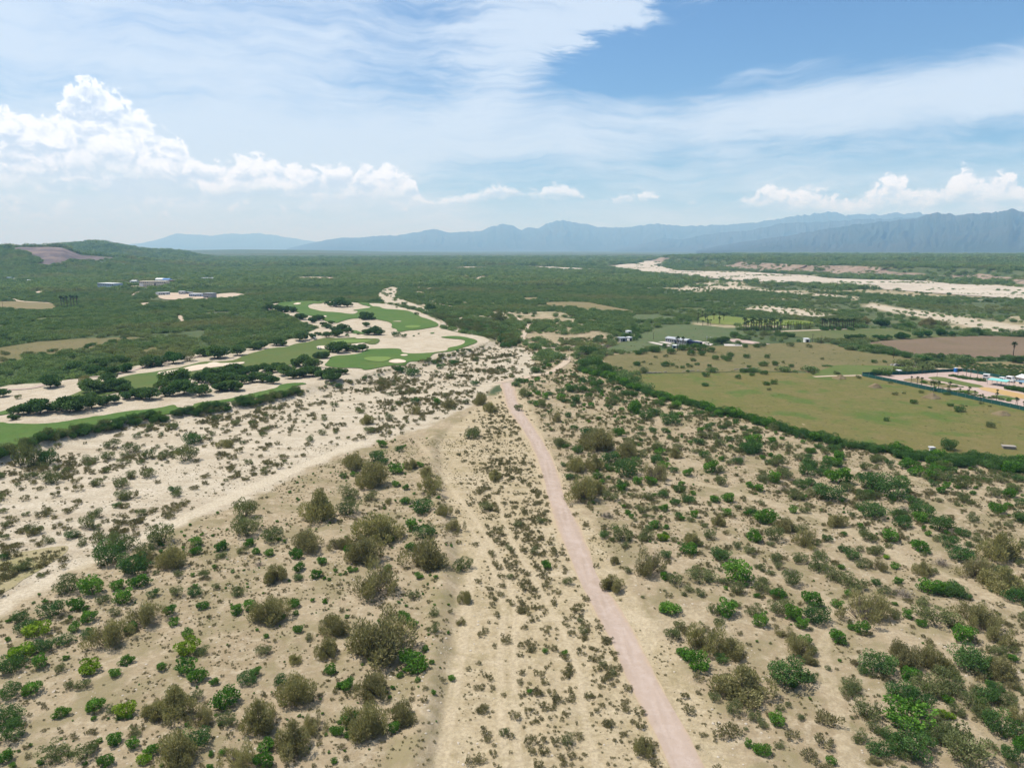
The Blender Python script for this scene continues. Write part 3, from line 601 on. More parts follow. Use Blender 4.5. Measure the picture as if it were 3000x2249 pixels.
def ribbon_xy(px, w):
    p = np.asarray(px, float); x, y = G(p[:, 0], p[:, 1]); C = np.stack([x, y], 1)
    for _ in range(2):
        Q = np.stack([0.75 * C[:-1] + 0.25 * C[1:], 0.25 * C[:-1] + 0.75 * C[1:]], 1).reshape(-1, 2); C = np.vstack([C[:1], Q, C[-1:]])
    d = np.gradient(C, axis=0); d /= np.hypot(d[:, 0], d[:, 1])[:, None] + 1e-9; nrm = np.stack([-d[:, 1], d[:, 0]], 1)
    return np.vstack([C + nrm * w / 2, (C - nrm * w / 2)[::-1]])

road_l = [(1461, 1123), (1475, 1152), (1488, 1201), (1530, 1255)] + Z5([(930, 90), (960, 180), (990, 280), (1030, 430), (1090, 600), (1180, 780), (1240, 920), (1320, 1060), (1370, 1200), (1460, 1370), (1520, 1480)]) + [(1960, 2249), (2070, 2480)]
road_r = [(1506, 1120), (1508, 1143), (1520, 1183), (1556, 1242)] + Z5([(950, 20), (1005, 110), (1052, 230), (1090, 370), (1150, 470), (1200, 600), (1250, 740), (1335, 850), (1400, 960), (1460, 1080), (1520, 1190), (1600, 1330), (1680, 1490)]) + [(2061, 2249), (2180, 2480)]
def widen(L, Rr, k0, k1):
    out = []
    a = []; b = []
    for (lx, ly), (rx, ry) in zip(L, Rr): a.append((lx - (rx - lx) * k0, ly)); b.append((rx + (rx - lx) * k1, ry))
    return a + b[::-1]
sheet('road_verge', widen(road_l[1:], road_r[1:], 0.30, 0.32), 'verge', 0.05, it=2, rough=0.9, wav=5.0)
RD_ = sheet('gravel_road', road_l + road_r[::-1], 'road_gravel', 0.11, it=2, rough=0.55, grow=False, margin=0.4, wav=5.0)
sheet('grass_patch', Z4([(-80, 700), (0, 660), (80, 618), (200, 590), (330, 568), (365, 585), (260, 655), (130, 730), (0, 820), (-80, 850)]), 'dry_grass', 0.07, rough=2.5, wav=5.0)
sheet('dirt_track', xy=ribbon_xy(TRACK_A, 4.0), mat='track', off=0.12, it=0, rough=0.4, grow=False, margin=0.6)
sheet('dirt_track', xy=ribbon_xy(TRACK_B, 4.0), mat='gravel_pink', off=0.16, it=0, rough=0.4, grow=False, margin=0.6)

rv_ = np.array([w_.co[:2] for w_ in RD_.data.vertices]); ra_ = pldist(FLAT_LINES[0], rv_[:, 0], rv_[:, 1])
at_ = RD_.data.attributes.new('across', 'FLOAT', 'POINT'); at_.data.foreach_set('value', ra_.astype(np.float32))
# golf course
sheet('fairway', ZB([(-300, 760), (0, 750), (130, 765), (370, 770), (580, 745), (830, 705), (1000, 680), (1220, 640), (1400, 630), (1560, 600), (1620, 590), (1640, 620), (1780, 605), (1800, 575), (1950, 555), (2060, 545), (2212, 512)]) +
      ZC([(830, 850), (920, 832), (1000, 775), (1250, 757), (1345, 772), (1200, 792), (1150, 835), (1060, 880)]) +
      ZB([(2212, 545), (2060, 570), (1990, 580), (1850, 612), (1650, 640), (1500, 665), (1310, 690), (1180, 715), (1000, 735), (930, 770), (700, 830), (450, 890), (300, 935), (60, 985), (-300, 1060)]), 'fairway', 0.22, it=1, rough=0.5, grow=False)
fair_b = ZB([(450, 592), (560, 540), (640, 510), (760, 455), (900, 400), (1060, 350), (1250, 305), (1400, 290), (1530, 265), (1700, 240)]) + ZC([(0, 480), (120, 490), (280, 480), (390, 470), (540, 395), (720, 345), (900, 305), (1060, 300), (1180, 250), (1330, 240), (1450, 200), (1560, 182), (1800, 180), (1980, 172), (2120, 190)]) + \
    ZA([(1140, 450), (1150, 480), (1080, 510), (1000, 490), (900, 500), (700, 520), (690, 560), (680, 620), (560, 650), (500, 650), (200, 720), (0, 735)]) + ZB([(2000, 292), (1800, 335), (1500, 410), (1370, 440), (1180, 445), (900, 520), (700, 562), (640, 602), (460, 602)])
sheet('fairway', fair_b, 'rough_fairway', 0.22, it=1, rough=0.6, grow=False)
sheet('fairway', ZB([(0, 655), (60, 640), (130, 645), (100, 670), (0, 685), (-200, 720), (-200, 690)]), 'fairway', 0.22, it=1, rough=0.4, grow=False)
fair_c = ZA([(630, 690), (680, 650), (700, 610), (900, 600), (1010, 572), (1010, 550), (1100, 545), (1300, 540), (1345, 550), (1350, 580), (1440, 590), (1560, 585), (1680, 575), (1780, 560), (1770, 535), (1890, 515), (1940, 485), (1930, 460), (1800, 450), (1690, 437), (1800, 425), (1900, 430), (2050, 465), (2050, 485), (1950, 522), (1830, 567), (1680, 582), (1640, 592), (1615, 620), (1610, 642), (1500, 657), (1400, 667), (1380, 690), (1200, 705), (1130, 722), (1050, 737), (990, 740), (980, 725), (850, 720), (780, 725), (650, 705)])
sheet('fairway', fair_c, 'fairway', 0.22, it=1, rough=0.4, grow=False)
fair_d = ZA([(160, 150), (250, 125), (400, 105), (520, 105), (640, 110), (630, 125), (500, 125), (470, 165), (560, 185), (620, 200), (740, 205), (850, 222), (920, 222), (950, 195), (880, 187), (1000, 172), (1062, 165), (1050, 150), (960, 132), (930, 121), (1030, 121), (1065, 150), (1140, 155), (1180, 175), (1280, 180), (1400, 190), (1440, 205), (1500, 230), (1520, 250), (1600, 270), (1690, 310), (1690, 335), (1620, 350), (1500, 370), (1400, 375), (1350, 390), (1310, 385), (1300, 360), (1250, 350), (1260, 320), (1240, 297), (1150, 280), (1090, 265), (900, 260), (800, 285), (760, 310), (690, 300), (620, 280), (590, 250), (560, 246), (410, 226), (380, 200), (260, 180), (160, 170)])
sheet('fairway', fair_d, 'fairway', 0.22, it=1, rough=0.6, grow=False)
sheet('fairway', ZA([(880, 397), (880, 375), (930, 372), (960, 390), (1015, 395), (1010, 410), (900, 402)]), 'fairway', 0.2, rough=0.3, grow=False)
sheet('fairway', ZA([(1608, 397), (1655, 391), (1645, 404), (1615, 406)]), 'fairway', 0.2, rough=0.2, grow=False)
sheet('fairway', ZB([(1900, 215), (1940, 190), (1985, 182), (1925, 200), (1935, 228), (1880, 225)]), 'fairway', 0.3, rough=0.3)
for pp in ([(680, 485), (760, 465), (900, 460), (1080, 470), (1050, 485), (900, 492), (740, 497)], [(990, 635), (1050, 622), (1180, 618), (1270, 630), (1200, 665), (1120, 668), (1020, 655)], [(1370, 345), (1400, 332), (1480, 328), (1535, 335), (1500, 355), (1420, 357)]):
    sheet('putting_green', ZA(pp), 'putting_green', 0.42, rough=0.1, grow=False)
for pp in ([(545, 530), (600, 518), (690, 522), (690, 550), (600, 548)], [(910, 443), (1030, 445), (1010, 452), (930, 452)], [(1220, 670), (1250, 650), (1320, 640), (1400, 660), (1370, 675), (1290, 682)], [(1330, 605), (1360, 597), (1405, 600), (1400, 612), (1350, 614)],
           [(335, 135), (380, 118), (425, 125), (390, 138)], [(590, 247), (640, 238), (662, 248), (620, 258)], [(1240, 293), (1350, 290), (1340, 297)], [(830, 510), (1040, 488), (960, 505), (1030, 512), (900, 525), (820, 520)]):
    sheet('bunker', ZA(pp), 'bunker_sand', 0.40, rough=0.3, grow=False)
sheet('bunker', ZB([(1460, 318), (1465, 290), (1540, 280), (1660, 262), (1800, 225), (1930, 212), (2100, 205), (2212, 205), (2212, 225), (2000, 240), (1850, 270), (1650, 300), (1540, 318)]) , 'bunker_sand', 0.40, rough=0.3, grow=False)
sheet('bunker', ZC([(0, 560), (40, 510), (120, 495), (200, 515), (330, 515), (480, 495), (540, 500), (470, 525), (250, 540), (100, 558)]), 'bunker_sand', 0.43, rough=0.3, grow=False)
sheet('cart_path', xy=ribbon_xy(ZB([(-200, 470), (0, 450), (130, 448), (350, 430), (640, 372), (1000, 330), (1250, 262), (1500, 195), (1800, 150), (2050, 110)]), 3.2), mat='gravel_pink', off=0.16, it=0, rough=0.2, grow=False)

# fields and yards
sheet('pasture', [(1827, 1098), (2000, 1093), (2200, 1091), (2400, 1093), (2500, 1098), (2526, 1101), (2700, 1138), (2850, 1170), (3000, 1203), (3350, 1278), (3350, 1382), (3000, 1356), (2800, 1343), (2660, 1328), (2560, 1311), (2440, 1290), (2320, 1262), (2200, 1227), (2100, 1200), (2000, 1172), (1920, 1150), (1850, 1120)], 'pasture', 0.12, it=1, rough=2.0, grow=False)
sheet('dry_pasture', [(1755, 1042), (1900, 1032), (2000, 1018), (2250, 1007), (2420, 1002), (2520, 1035), (2690, 1048), (2700, 1062), (2640, 1070), (2560, 1080), (2450, 1085), (2200, 1089), (2000, 1091), (1827, 1096), (1790, 1075)], 'dry_pasture', 0.12, it=1, rough=2.0, grow=False)
sheet('green_meadow', ZD([(-260, 250), (-100, 190), (0, 160), (300, 165), (650, 170), (900, 195), (1050, 215), (830, 232), (400, 262), (290, 276), (0, 300), (-200, 290)]), 'lawn', 0.16, rough=1.5, grow=False)
sheet('green_field', Z3([(580, 716), (900, 700), (1230, 690), (1380, 700), (1300, 738), (1130, 768), (1000, 772), (830, 760), (700, 737)]), 'green_field', 0.15, it=1, rough=1.5, grow=False)
sheet('green_field', ZJ([(0, 385), (250, 366), (540, 368), (800, 425), (1340, 452), (1330, 480), (900, 488), (500, 505), (100, 540), (0, 545)]), 'green_field', 0.12, it=1, rough=1.0, grow=False)
sheet('ploughed_field', Z3([(1130, 792), (1300, 772), (1500, 760), (1750, 746), (2000, 740), (2212, 750), (2600, 770), (2600, 930), (2212, 872), (1950, 882), (1700, 892), (1600, 872), (1400, 842), (1280, 816)]), 'ploughed', 0.15, it=1, rough=1.5, grow=False)
sheet('stubble_field', Z2([(1240, 526), (1400, 520), (1600, 520), (1710, 546), (1900, 580), (1950, 592), (1760, 588), (1620, 578), (1400, 548)]), 'stubble', 0.18, it=1, rough=1.5, grow=False)
sheet('stubble_field', Z2([(1100, 500), (1190, 492), (1270, 490), (1255, 508), (1180, 505)]), 'stubble', 0.18, it=1, rough=1.5, grow=False)
sheet('weedy_field', [(1870, 978), (1950, 955), (2010, 950), (2100, 957), (2170, 968), (2200, 985), (2100, 998), (1960, 1006), (1860, 1030), (1760, 1036), (1820, 1000)], 'weedy_field', 0.15, it=1, rough=2.0, grow=False)
sheet('weedy_field', ZE([(0, 150), (0, 80), (120, 70), (300, 80), (520, 120), (420, 135), (200, 140)]), 'weedy_field', 0.15, it=1, rough=2.0, grow=False)
sheet('crop_field', ZE([(640, 120), (760, 88), (900, 82), (1200, 120), (1500, 128), (1680, 130), (1830, 150), (1800, 170), (1500, 185), (1200, 180), (950, 180), (780, 160)]), 'bright_crop', 0.15, it=1, rough=1.5, grow=False)
sheet('stubble_field', Z3([(0, 556), (150, 562), (160, 578), (0, 572), (-60, 565)]), 'green_field', 0.2, it=1, rough=1.0, grow=False)
sheet('dry_pasture', Z1([(-200, 850), (0, 818), (300, 772), (600, 752), (985, 750), (840, 788), (700, 802), (600, 832), (400, 862), (250, 872), (100, 922), (0, 937), (-200, 975)]), 'dry_pasture', 0.2, it=1, rough=3.0, grow=False)
sheet('dry_pasture', Z1([(905, 850), (960, 815), (1080, 812), (1020, 835), (930, 862)]), 'dry_pasture', 0.2, it=1, rough=2.0, grow=False)
sheet('stubble_field', Z1([(-200, 530), (0, 518), (150, 516), (375, 530), (345, 570), (200, 582), (0, 562), (-200, 565)]), 'stubble', 0.25, it=1, rough=2.0, grow=False)
sheet('green_field', Z1([(190, 640), (250, 622), (430, 622), (425, 632), (320, 642)]), 'green_field', 0.25, it=1, rough=2.0, grow=False)
sheet('dirt_track', xy=ribbon_xy(Z1([(-40, 478), (0, 485), (60, 498), (130, 518), (260, 524), (400, 532)]), 6.0), mat='track', off=0.3, it=0, rough=0.6, grow=False)
for pp in (Z1([(1150, 612), (1180, 604), (1190, 640), (1192, 665), (1172, 655), (1165, 635), (1148, 625)]), Z1([(900, 538), (925, 527), (975, 525), (962, 540), (958, 560), (945, 555), (935, 543)]), Z1([(850, 478), (880, 458), (915, 450), (905, 465), (880, 480), (860, 488)]),
           Z1([(215, 458), (270, 448), (305, 458), (240, 475)]), Z1([(790, 498), (830, 492), (820, 506), (795, 506)]), ZI([(820, 345), (830, 310), (1000, 318), (1350, 318), (1500, 340), (1640, 322), (1780, 318), (1915, 345), (1840, 360), (1660, 388), (1520, 385), (1300, 402), (1150, 395), (1000, 400), (900, 390)]),
           ZI([(380, 262), (460, 245), (600, 232), (950, 245), (1110, 230), (1150, 240), (980, 245), (600, 244), (420, 268)]), ZI([(1090, 190), (1110, 128), (1150, 140), (1140, 165), (1110, 185)]), Z2([(98, 250), (120, 244), (130, 268), (112, 272)]), Z2([(112, 278), (135, 285), (190, 302), (150, 298)]),
           Z2([(720, 298), (820, 292), (1000, 296), (900, 303), (800, 306), (730, 306)]), Z1([(1900, 366), (1960, 358), (2130, 360), (2212, 368), (2180, 375), (1960, 374)]), Z2([(435, 405), (520, 390), (640, 384), (560, 398), (470, 414)]), Z2([(770, 385), (870, 372), (900, 352), (985, 358), (900, 378), (800, 388)]), Z2([(535, 440), (585, 428), (580, 442)]),
           ZI([(540, 368), (590, 310), (660, 296), (640, 318), (560, 372)]), ZI([(1500, 232), (1580, 228), (1560, 240)]), ZI([(430, 385), (500, 372), (490, 395)]), ZI([(1370, 148), (1560, 152), (1500, 168), (1420, 182)])):
    sheet('sandy_clearing', pp, 'track', 0.3, it=1, rough=1.5, grow=False, margin=1.0, wav=15.0)
sheet('far_riverbed', ZH([(285, 247), (560, 226), (600, 202), (760, 205), (792, 235), (700, 246), (770, 266), (870, 291), (1000, 300), (1500, 305)]) + ZG([(0, 331), (250, 341), (400, 368), (900, 384), (1300, 390), (1550, 424), (1900, 430), (2212, 456), (2800, 510), (2800, 640), (2212, 560), (1500, 510), (900, 465), (0, 405)]) + ZH([(1400, 385), (1150, 355), (900, 335), (600, 315), (550, 300), (300, 266)]), 'river_sand', 0.35, it=1, rough=12.0, grow=True, wav=60.0)
sheet('far_riverbed', zm(900, 700, 2.765, [(1630, 214), (1900, 226), (2212, 240), (2500, 252), (2500, 262), (2212, 252), (1990, 246), (1900, 238), (1650, 221)]), 'river_sand', 0.4, it=1, rough=10.0, grow=False, wav=60.0)

# compound beside the pasture
yard = ZD([(315, 284), (820, 268), (1200, 240), (1480, 230), (1700, 264), (1990, 320), (2212, 362), (2600, 440), (2600, 778), (2212, 686), (1750, 588), (1300, 492), (800, 385), (500, 325)])
sheet('yard', yard, 'yard_gravel', 0.16, it=0, rough=0.2, grow=False, margin=2.0)
sheet('lawn_strip', ZD([(1060, 308), (1220, 296), (1450, 348), (1775, 415), (1640, 432), (1400, 386), (1130, 330)]), 'lawn', 0.22, it=1, rough=0.1)
sheet('ochre_plot', ZD([(1640, 437), (1780, 419), (2212, 508), (2600, 590), (2600, 650), (2212, 562), (1950, 512)]), 'ochre_soil', 0.22, it=1, rough=0.1)
sheet('planting_bed', ZD([(770, 335), (880, 316), (1000, 320), (1100, 348), (1250, 374), (1450, 410), (1400, 440), (1250, 430), (1000, 382), (850, 360)]), 'stubble', 0.22, it=1, rough=0.1)
sheet('planting_bed', ZD([(1400, 452), (1640, 462), (1700, 500), (1560, 490), (1440, 470)]), 'lawn', 0.22, it=1, rough=0.1)
sheet('planting_bed', ZD([(1790, 522), (1950, 513), (2200, 570), (2100, 577), (1900, 548)]), 'lawn', 0.22, it=1, rough=0.1)
sheet('dirt_track', xy=ribbon_xy(ZD([(860, 180), (1000, 185), (1150, 205), (1300, 212), (1480, 212), (1660, 208), (1500, 205), (1300, 178)]), 4.0), mat='track', off=0.2, it=0, rough=0.4, grow=False)
sheet('dirt_track', xy=ribbon_xy(ZD([(-260, 300), (-60, 290), (180, 286), (300, 284)]), 3.0), mat='track', off=0.2, it=0, rough=0.4)
sheet('dirt_track', xy=ribbon_xy(ZE([(1395, 248), (1600, 240), (1900, 230), (2212, 218)]), 5.0), mat='track', off=0.25, it=0, rough=0.4, grow=False)
sheet('orchard_soil', ZD([(1150, 140), (1500, 128), (2212, 120), (2600, 130), (2600, 420), (2212, 330), (1800, 240), (1480, 200)]), 'stubble', 0.14, it=1, rough=0.5, grow=False)
for pp in ([(160, 352), (215, 350), (400, 388), (350, 396)], [(262, 348), (320, 346), (505, 380), (480, 392)], [(600, 338), (650, 334), (820, 370), (780, 388)], [(690, 352), (760, 345), (830, 365), (800, 378)]):
    sheet('concrete_slab', ZE(pp), 'concrete', 0.25, it=0, rough=0.0, grow=False)
sheet('concrete_slab', ZE([(968, 322), (1060, 318), (1385, 372), (1290, 378), (1000, 348)]), 'yard_gravel', 0.25, it=0, rough=0.0, grow=False)
sheet('concrete_slab', ZE([(915, 368), (1100, 378), (1105, 392), (930, 390)]), 'concrete', 0.25, it=0, rough=0.3, grow=False)

# ------------------------------------------------------------------ cliff below the plateau
def build_cliff():
    C = resample(CLIFF, 9.0, closed=False); n = len(C); d = np.gradient(C, axis=0); d /= np.hypot(d[:, 0], d[:, 1])[:, None]
    nr = np.stack([-d[:, 1], d[:, 0]], 1)                       # towards the plateau
    s = np.arange(n) * 9.0; T = np.linspace(0, 1, 12); V = []
    for j, t in enumerate(T):
        gl = np.abs(fbm(s / 46.0, np.full(n, t * 0.9), 61, 4) - 0.5) * 2
        pres = sst(fbm(s / 260.0, np.full(n, 3.3), 67, 2), 0.34, 0.52)
        dist = 2.0 + 62.0 * t + (0.35 - gl) * 46 * math.sin(math.pi * t) * 0.9
        z = PLAT_H * (t ** 0.62) * (0.62 + 0.42 * pres) - gl * 13.0 * math.sin(math.pi * min(t * 1.1, 1)) - 1.5 * (t == 0) - 3.0 * (t == 1)
        P = C + nr * dist[:, None]; V.append(np.column_stack([P, z]))
    V = np.vstack(V); m = len(T)
    F = [(j * n + i, j * n + i + 1, (j + 1) * n + i + 1, (j + 1) * n + i) for j in range(m - 1) for i in range(n - 1)]
    mesh_obj('cliff', V, F, 'cliff_rock', smooth=False, kind='structure')
build_cliff()

# ------------------------------------------------------------------ mountains
def mountain_mat():
    m, t, o = newmat('mountain'); p = t.add('ShaderNodeTexCoord', out=3)
    c = t.mix(t.ss(t.noise(p, 0.0008, 7, 0.65), 0.38, 0.64), (0.040, 0.055, 0.040, 1), (0.062, 0.066, 0.050, 1))
    c = t.mix(t.ss(t.noise(p, 0.004, 6, 0.7), 0.60, 0.74, 0, 0.5), c, (0.13, 0.115, 0.10, 1))
    b = t.add('ShaderNodeBump', {'Strength': 0.8, 'Distance': 60.0, 'Height': t.noise(p, 0.002, 7, 0.6)})
    t.l.new(pbsdf(t, c, 0.95, b, 0.05), o.inputs[0])
mountain_mat()
def mountain(prof, rc, wf, wb, seed, spur, ext=(0, 0)):
    A = np.array([px_azel(*p) for p in prof]); n = 900
    az = np.linspace(A[0, 0] - ext[0], A[-1, 0] + ext[1], n)
    cr = CAM_H + np.tan(np.interp(az, A[:, 0], A[:, 1])) * rc
    cr = cr + ((fbm(az * 150, az * 0, seed, 5, 0.6) - 0.5) * 0.13 + (np.abs(fbm(az * 420, az * 0 + 3, seed + 3, 3) - 0.5)) * 0.07) * np.maximum(cr - 60, 0)
    T = np.concatenate([np.linspace(0, 1, 26), 1 + np.linspace(0.1, 1, 8)]); V = []
    for t in T:
        if t <= 1:
            r = rc - wf * (1 - t)
            wz = az + 0.035 * (fbm(az * 14, np.full(n, t * 3.0), seed + 40, 3) - 0.5)
            rn = np.abs(fbm(wz * spur + (1 - t) * 0.8, np.full(n, t * 1.8), seed + 9, 4) - 0.5) * 2
            f = t ** 1.25 * (1 - 0.62 * rn * (1 - t) ** 0.6 * 1.25) + 0.16 * (1 - t) * t * 4 * (fbm(az * spur * 0.5, np.full(n, t * 2.0), seed + 20, 2) - 0.4)
        else:
            r = rc + wb * (t - 1); f = np.full(n, (2 - t) ** 1.2)
        wig = (fbm(az * 20, np.full(n, 1.0), seed + 5, 3) - 0.5) * wf * 0.5 * 0
        z = cr * np.clip(f, 0, 1) - 6 * (t == 0)
        V.append(np.column_stack([np.sin(az) * r, np.cos(az) * r, z]))
    V = np.vstack(V); F = [(j * n + i, j * n + i + 1, (j + 1) * n + i + 1, (j + 1) * n + i) for j in range(len(T) - 1) for i in range(n - 1)]
    mesh_obj('mountain_range', V, F, 'mountain', smooth=True, kind='structure')
mountain([(300, 728), (350, 718), (420, 712), (480, 697), (520, 684), (560, 688), (620, 691), (680, 684), (715, 687), (745, 683), (800, 689), (860, 698), (900, 705), (960, 712), (1040, 705), (1120, 712), (1250, 720), (1400, 728)], 38000, 6000, 5000, 101, 60)
mountain([(840, 728), (900, 714), (960, 703), (1000, 697), (1068, 695), (1120, 690), (1158, 691), (1217, 682), (1271, 672), (1316, 683), (1375, 679), (1407, 677), (1443, 664), (1475, 657), (1502, 661), (1527, 675), (1551, 666), (1574, 671), (1605, 655), (1648, 644), (1700, 655), (1750, 664), (1800, 668), (1860, 664), (1926, 655), (1993, 664), (2040, 662), (2088, 660), (2150, 658), (2224, 651), (2305, 637), (2380, 628), (2441, 621), (2480, 630), (2522, 630), (2600, 628), (2698, 624), (2800, 640), (3000, 650), (3300, 660)], 25500, 6500, 6000, 111, 70, (0, 0.12))
mountain([(1780, 736), (1893, 712), (1940, 698), (2002, 702), (2042, 692), (2110, 681), (2178, 678), (2232, 668), (2286, 655), (2360, 652), (2440, 648), (2600, 640), (2900, 640)], 19500, 4500, 4000, 121, 90)
mountain([(2040, 734), (2110, 719), (2180, 708), (2246, 698), (2300, 692), (2381, 678), (2430, 668), (2483, 661), (2550, 654), (2612, 648), (2680, 638), (2748, 627), (2809, 631), (2856, 624), (2924, 620), (2971, 614), (3000, 617), (3150, 612), (3400, 620)], 14500, 5200, 4000, 131, 90, (0, 0.15))

# ------------------------------------------------------------------ air
def build_haze():
    m, t, o = newmat('haze_air')
    v = t.n.new('ShaderNodeVolumePrincipled')
    v.inputs['Color'].default_value = (0.32, 0.63, 1.0, 1); v.inputs['Density'].default_value = 7.0e-5; v.inputs['Anisotropy'].default_value = 0.0
    v.inputs['Absorption Color'].default_value = (0.86, 0.87, 1, 1)
    for k in ('Density Attribute', 'Color Attribute', 'Temperature Attribute'): v.inputs[k].default_value = ''
    t.l.new(v.outputs[0], o.inputs['Volume']); m.cycles.homogeneous_volume = True
    o = MB().box(-64000, 64000, -600, 64000, -9, 1400).build('haze', 'haze_air'); o['kind'] = 'stuff'
build_haze()

# ------------------------------------------------------------------ plants: prototypes
def leaf_mesh(name, C, D, L, Wd, mat, rng, tint=None):
    q = np.percentile(np.hypot(C[:, 0], C[:, 1]), 93); sc_ = 0.5 / q; C = C * np.array([sc_, sc_, 1.0])
    N = len(C); D = D / (np.linalg.norm(D, axis=1)[:, None] + 1e-9)
    Rn = rng.normal(size=(N, 3)); S = np.cross(D, Rn); S /= np.linalg.norm(S, axis=1)[:, None] + 1e-9
    L = L[:, None]; Wd = Wd[:, None]
    V = np.stack([C - D * L * 0.5, C + S * Wd * 0.5, C + D * L * 0.5, C - S * Wd * 0.5], 1).reshape(-1, 3)
    me = bpy.data.meshes.new(name); me.vertices.add(4 * N); me.vertices.foreach_set('co', V.ravel())
    me.loops.add(4 * N); me.loops.foreach_set('vertex_index', np.arange(4 * N))
    me.polygons.add(N); me.polygons.foreach_set('loop_start', np.arange(N) * 4); me.polygons.foreach_set('loop_total', np.full(N, 4))
    me.update(calc_edges=True)
    if tint is None: tint = rng.random(N)
    at = me.attributes.new('tint', 'FLOAT', 'POINT'); at.data.foreach_set('value', np.repeat(tint, 4).astype(np.float32))
    me.materials.append(MAT[mat]); return me
def lobes_pts(lobes, n, rng, shell=0.62, gap=0.0):
    Lb = np.asarray(lobes); w = (Lb[:, 3] * Lb[:, 4] + Lb[:, 4] * Lb[:, 5] + Lb[:, 3] * Lb[:, 5]); w = w / w.sum()
    k = rng.choice(len(Lb), size=n * 2, p=w); u = rng.normal(size=(n * 2, 3)); u /= np.linalg.norm(u, axis=1)[:, None]
    rad = shell + (1.04 - shell) * rng.random(n * 2) ** 0.6
    P = Lb[k, :3] + u * Lb[k, 3:] * rad[:, None]
    ok = P[:, 2] > 0.015
    if gap > 0:
        g = vnoise(P[:, 0] * 9 + P[:, 2] * 5, P[:, 1] * 9 - P[:, 2] * 7, 3 + int(rng.integers(999))); ok &= g > gap
    P, u, k = P[ok][:n], u[ok][:n], k[ok][:n]
    return P, u, k
def stems_mesh(name, tips, mat, r0=0.02, base=None, n=5):
    mb = MB()
    for tp in tips:
        tp = Vector(tp); b = Vector(base or (tp.x * 0.12, tp.y * 0.12, -0.05)); m = b.lerp(tp, 0.5) + Vector((tp.x * 0.05, tp.y * 0.05, 0.05 * tp.z))
        mb.tube([b, m, tp], [r0, r0 * 0.65, r0 * 0.25], n)
    me = bpy.data.meshes.new(name); me.from_pydata(mb.v, [], mb.f); me.materials.append(MAT[mat]); me.update(); return me
def k_tint(k, rng, n): 
    base = rng.random(64)[k % 64]; return np.clip(base * 0.55 + rng.random(n) * 0.45, 0, 1)
PROTO = {}
def protos():
    def mk(kind, cnt, fn): PROTO[kind] = [fn(np.random.default_rng(1000 + 37 * i + sum(map(ord, kind)))) for i in range(cnt)]
    def tamarisk(rng):
        lb = []; op = rng.random() < 0.4
        for i in range(rng.integers(11, 16)):
            a = rng.random() * 6.28; d = rng.random() ** 0.55 * 0.36; h = rng.uniform(0.36, 0.74) * (1 - d * 0.8); r = rng.uniform(0.08, 0.13) if op else rng.uniform(0.12, 0.20)
            lb.append((d * math.cos(a), d * math.sin(a), h * 0.52, r, r, h * 0.52))
        P, u, k = lobes_pts(lb, 4200 if op else 6500, rng, 0.25 if op else 0.45, 0.34 if op else 0.22); n = len(P)
        D = u * np.array([0.8, 0.8, 0.4]) + np.array([0, 0, 1.1 if op else 0.75]) + rng.normal(size=(n, 3)) * 0.42
        f = leaf_mesh('foliage', P, D, rng.uniform(0.040, 0.080, n), rng.uniform(0.010, 0.018, n) if op else rng.uniform(0.012, 0.024, n), 'leaf_tamarisk', rng, k_tint(k, rng, n))
        tips = [(l[0], l[1], l[2] * 1.6) for l in lb]
        if op: tips += [(l[0] * rng.uniform(0.8, 1.1) + rng.normal() * 0.04, l[1] * rng.uniform(0.8, 1.1) + rng.normal() * 0.04, l[2] * rng.uniform(1.2, 1.75)) for l in lb for _ in range(3)]
        return f, stems_mesh('stem', tips, 'bark_grey', 0.006 if op else 0.014)
    def leafy(mat, nl, n, L, Wd, hr, gap, up=0.3):
        def fn(rng):
            lb = [(0, 0, 0.30 * hr, 0.34, 0.34, 0.34 * hr)]
            for i in range(nl):
                a = i * 2.4 + rng.random(); d = rng.uniform(0.16, 0.36); r = rng.uniform(0.13, 0.23)
                lb.append((d * math.cos(a), d * math.sin(a), rng.uniform(0.22, 0.62) * hr, r, r, r * rng.uniform(0.8, 1.0)))
            P, u, k = lobes_pts(lb, n, rng, 0.62, gap); m = len(P)
            D = u * 0.7 + np.array([0, 0, up]) + rng.normal(size=(m, 3)) * 0.55
            f = leaf_mesh('foliage', P, D, rng.uniform(L * 0.7, L * 1.3, m), rng.uniform(Wd * 0.7, Wd * 1.3, m), mat, rng, k_tint(k, rng, m))
            return f, stems_mesh('stem', [(l[0], l[1], l[2]) for l in lb], 'bark', 0.015)
        return fn
    def bare(rng):
        n = 520; a = rng.random(n) * 6.28; ph = rng.random(n) ** 0.7 * 1.35
        D = np.stack([np.cos(a) * np.sin(ph), np.sin(a) * np.sin(ph), np.cos(ph) * 1.1], 1)
        P = D * (rng.uniform(0.10, 0.42, n)[:, None]); D2 = D + rng.normal(size=(n, 3)) * 0.35
        f = leaf_mesh('twigs', P, D2, rng.uniform(0.10, 0.26, n), rng.uniform(0.008, 0.014, n), 'leaf_grey', rng)
        return f, stems_mesh('stem', [(math.cos(q) * 0.25, math.sin(q) * 0.25, 0.3) for q in range(6)], 'bark_grey', 0.014)
    def desert(rng):
        lb = [(0, 0, 0.2, 0.3, 0.3, 0.24)]
        for i in range(6):
            a = i * 1.05 + rng.random(); d = rng.uniform(0.18, 0.36); lb.append((d * math.cos(a), d * math.sin(a), rng.uniform(0.18, 0.42), 0.13, 0.13, 0.15))
        P, u, k = lobes_pts(lb, 420, rng, 0.4, 0.32); n = len(P)
        D = u * 0.6 + np.array([0, 0, 0.7]) + rng.normal(size=(n, 3)) * 0.4
        return leaf_mesh('foliage', P, D, rng.uniform(0.09, 0.20, n), rng.uniform(0.028, 0.055, n), 'leaf_desert', rng, k_tint(k, rng, n)), None
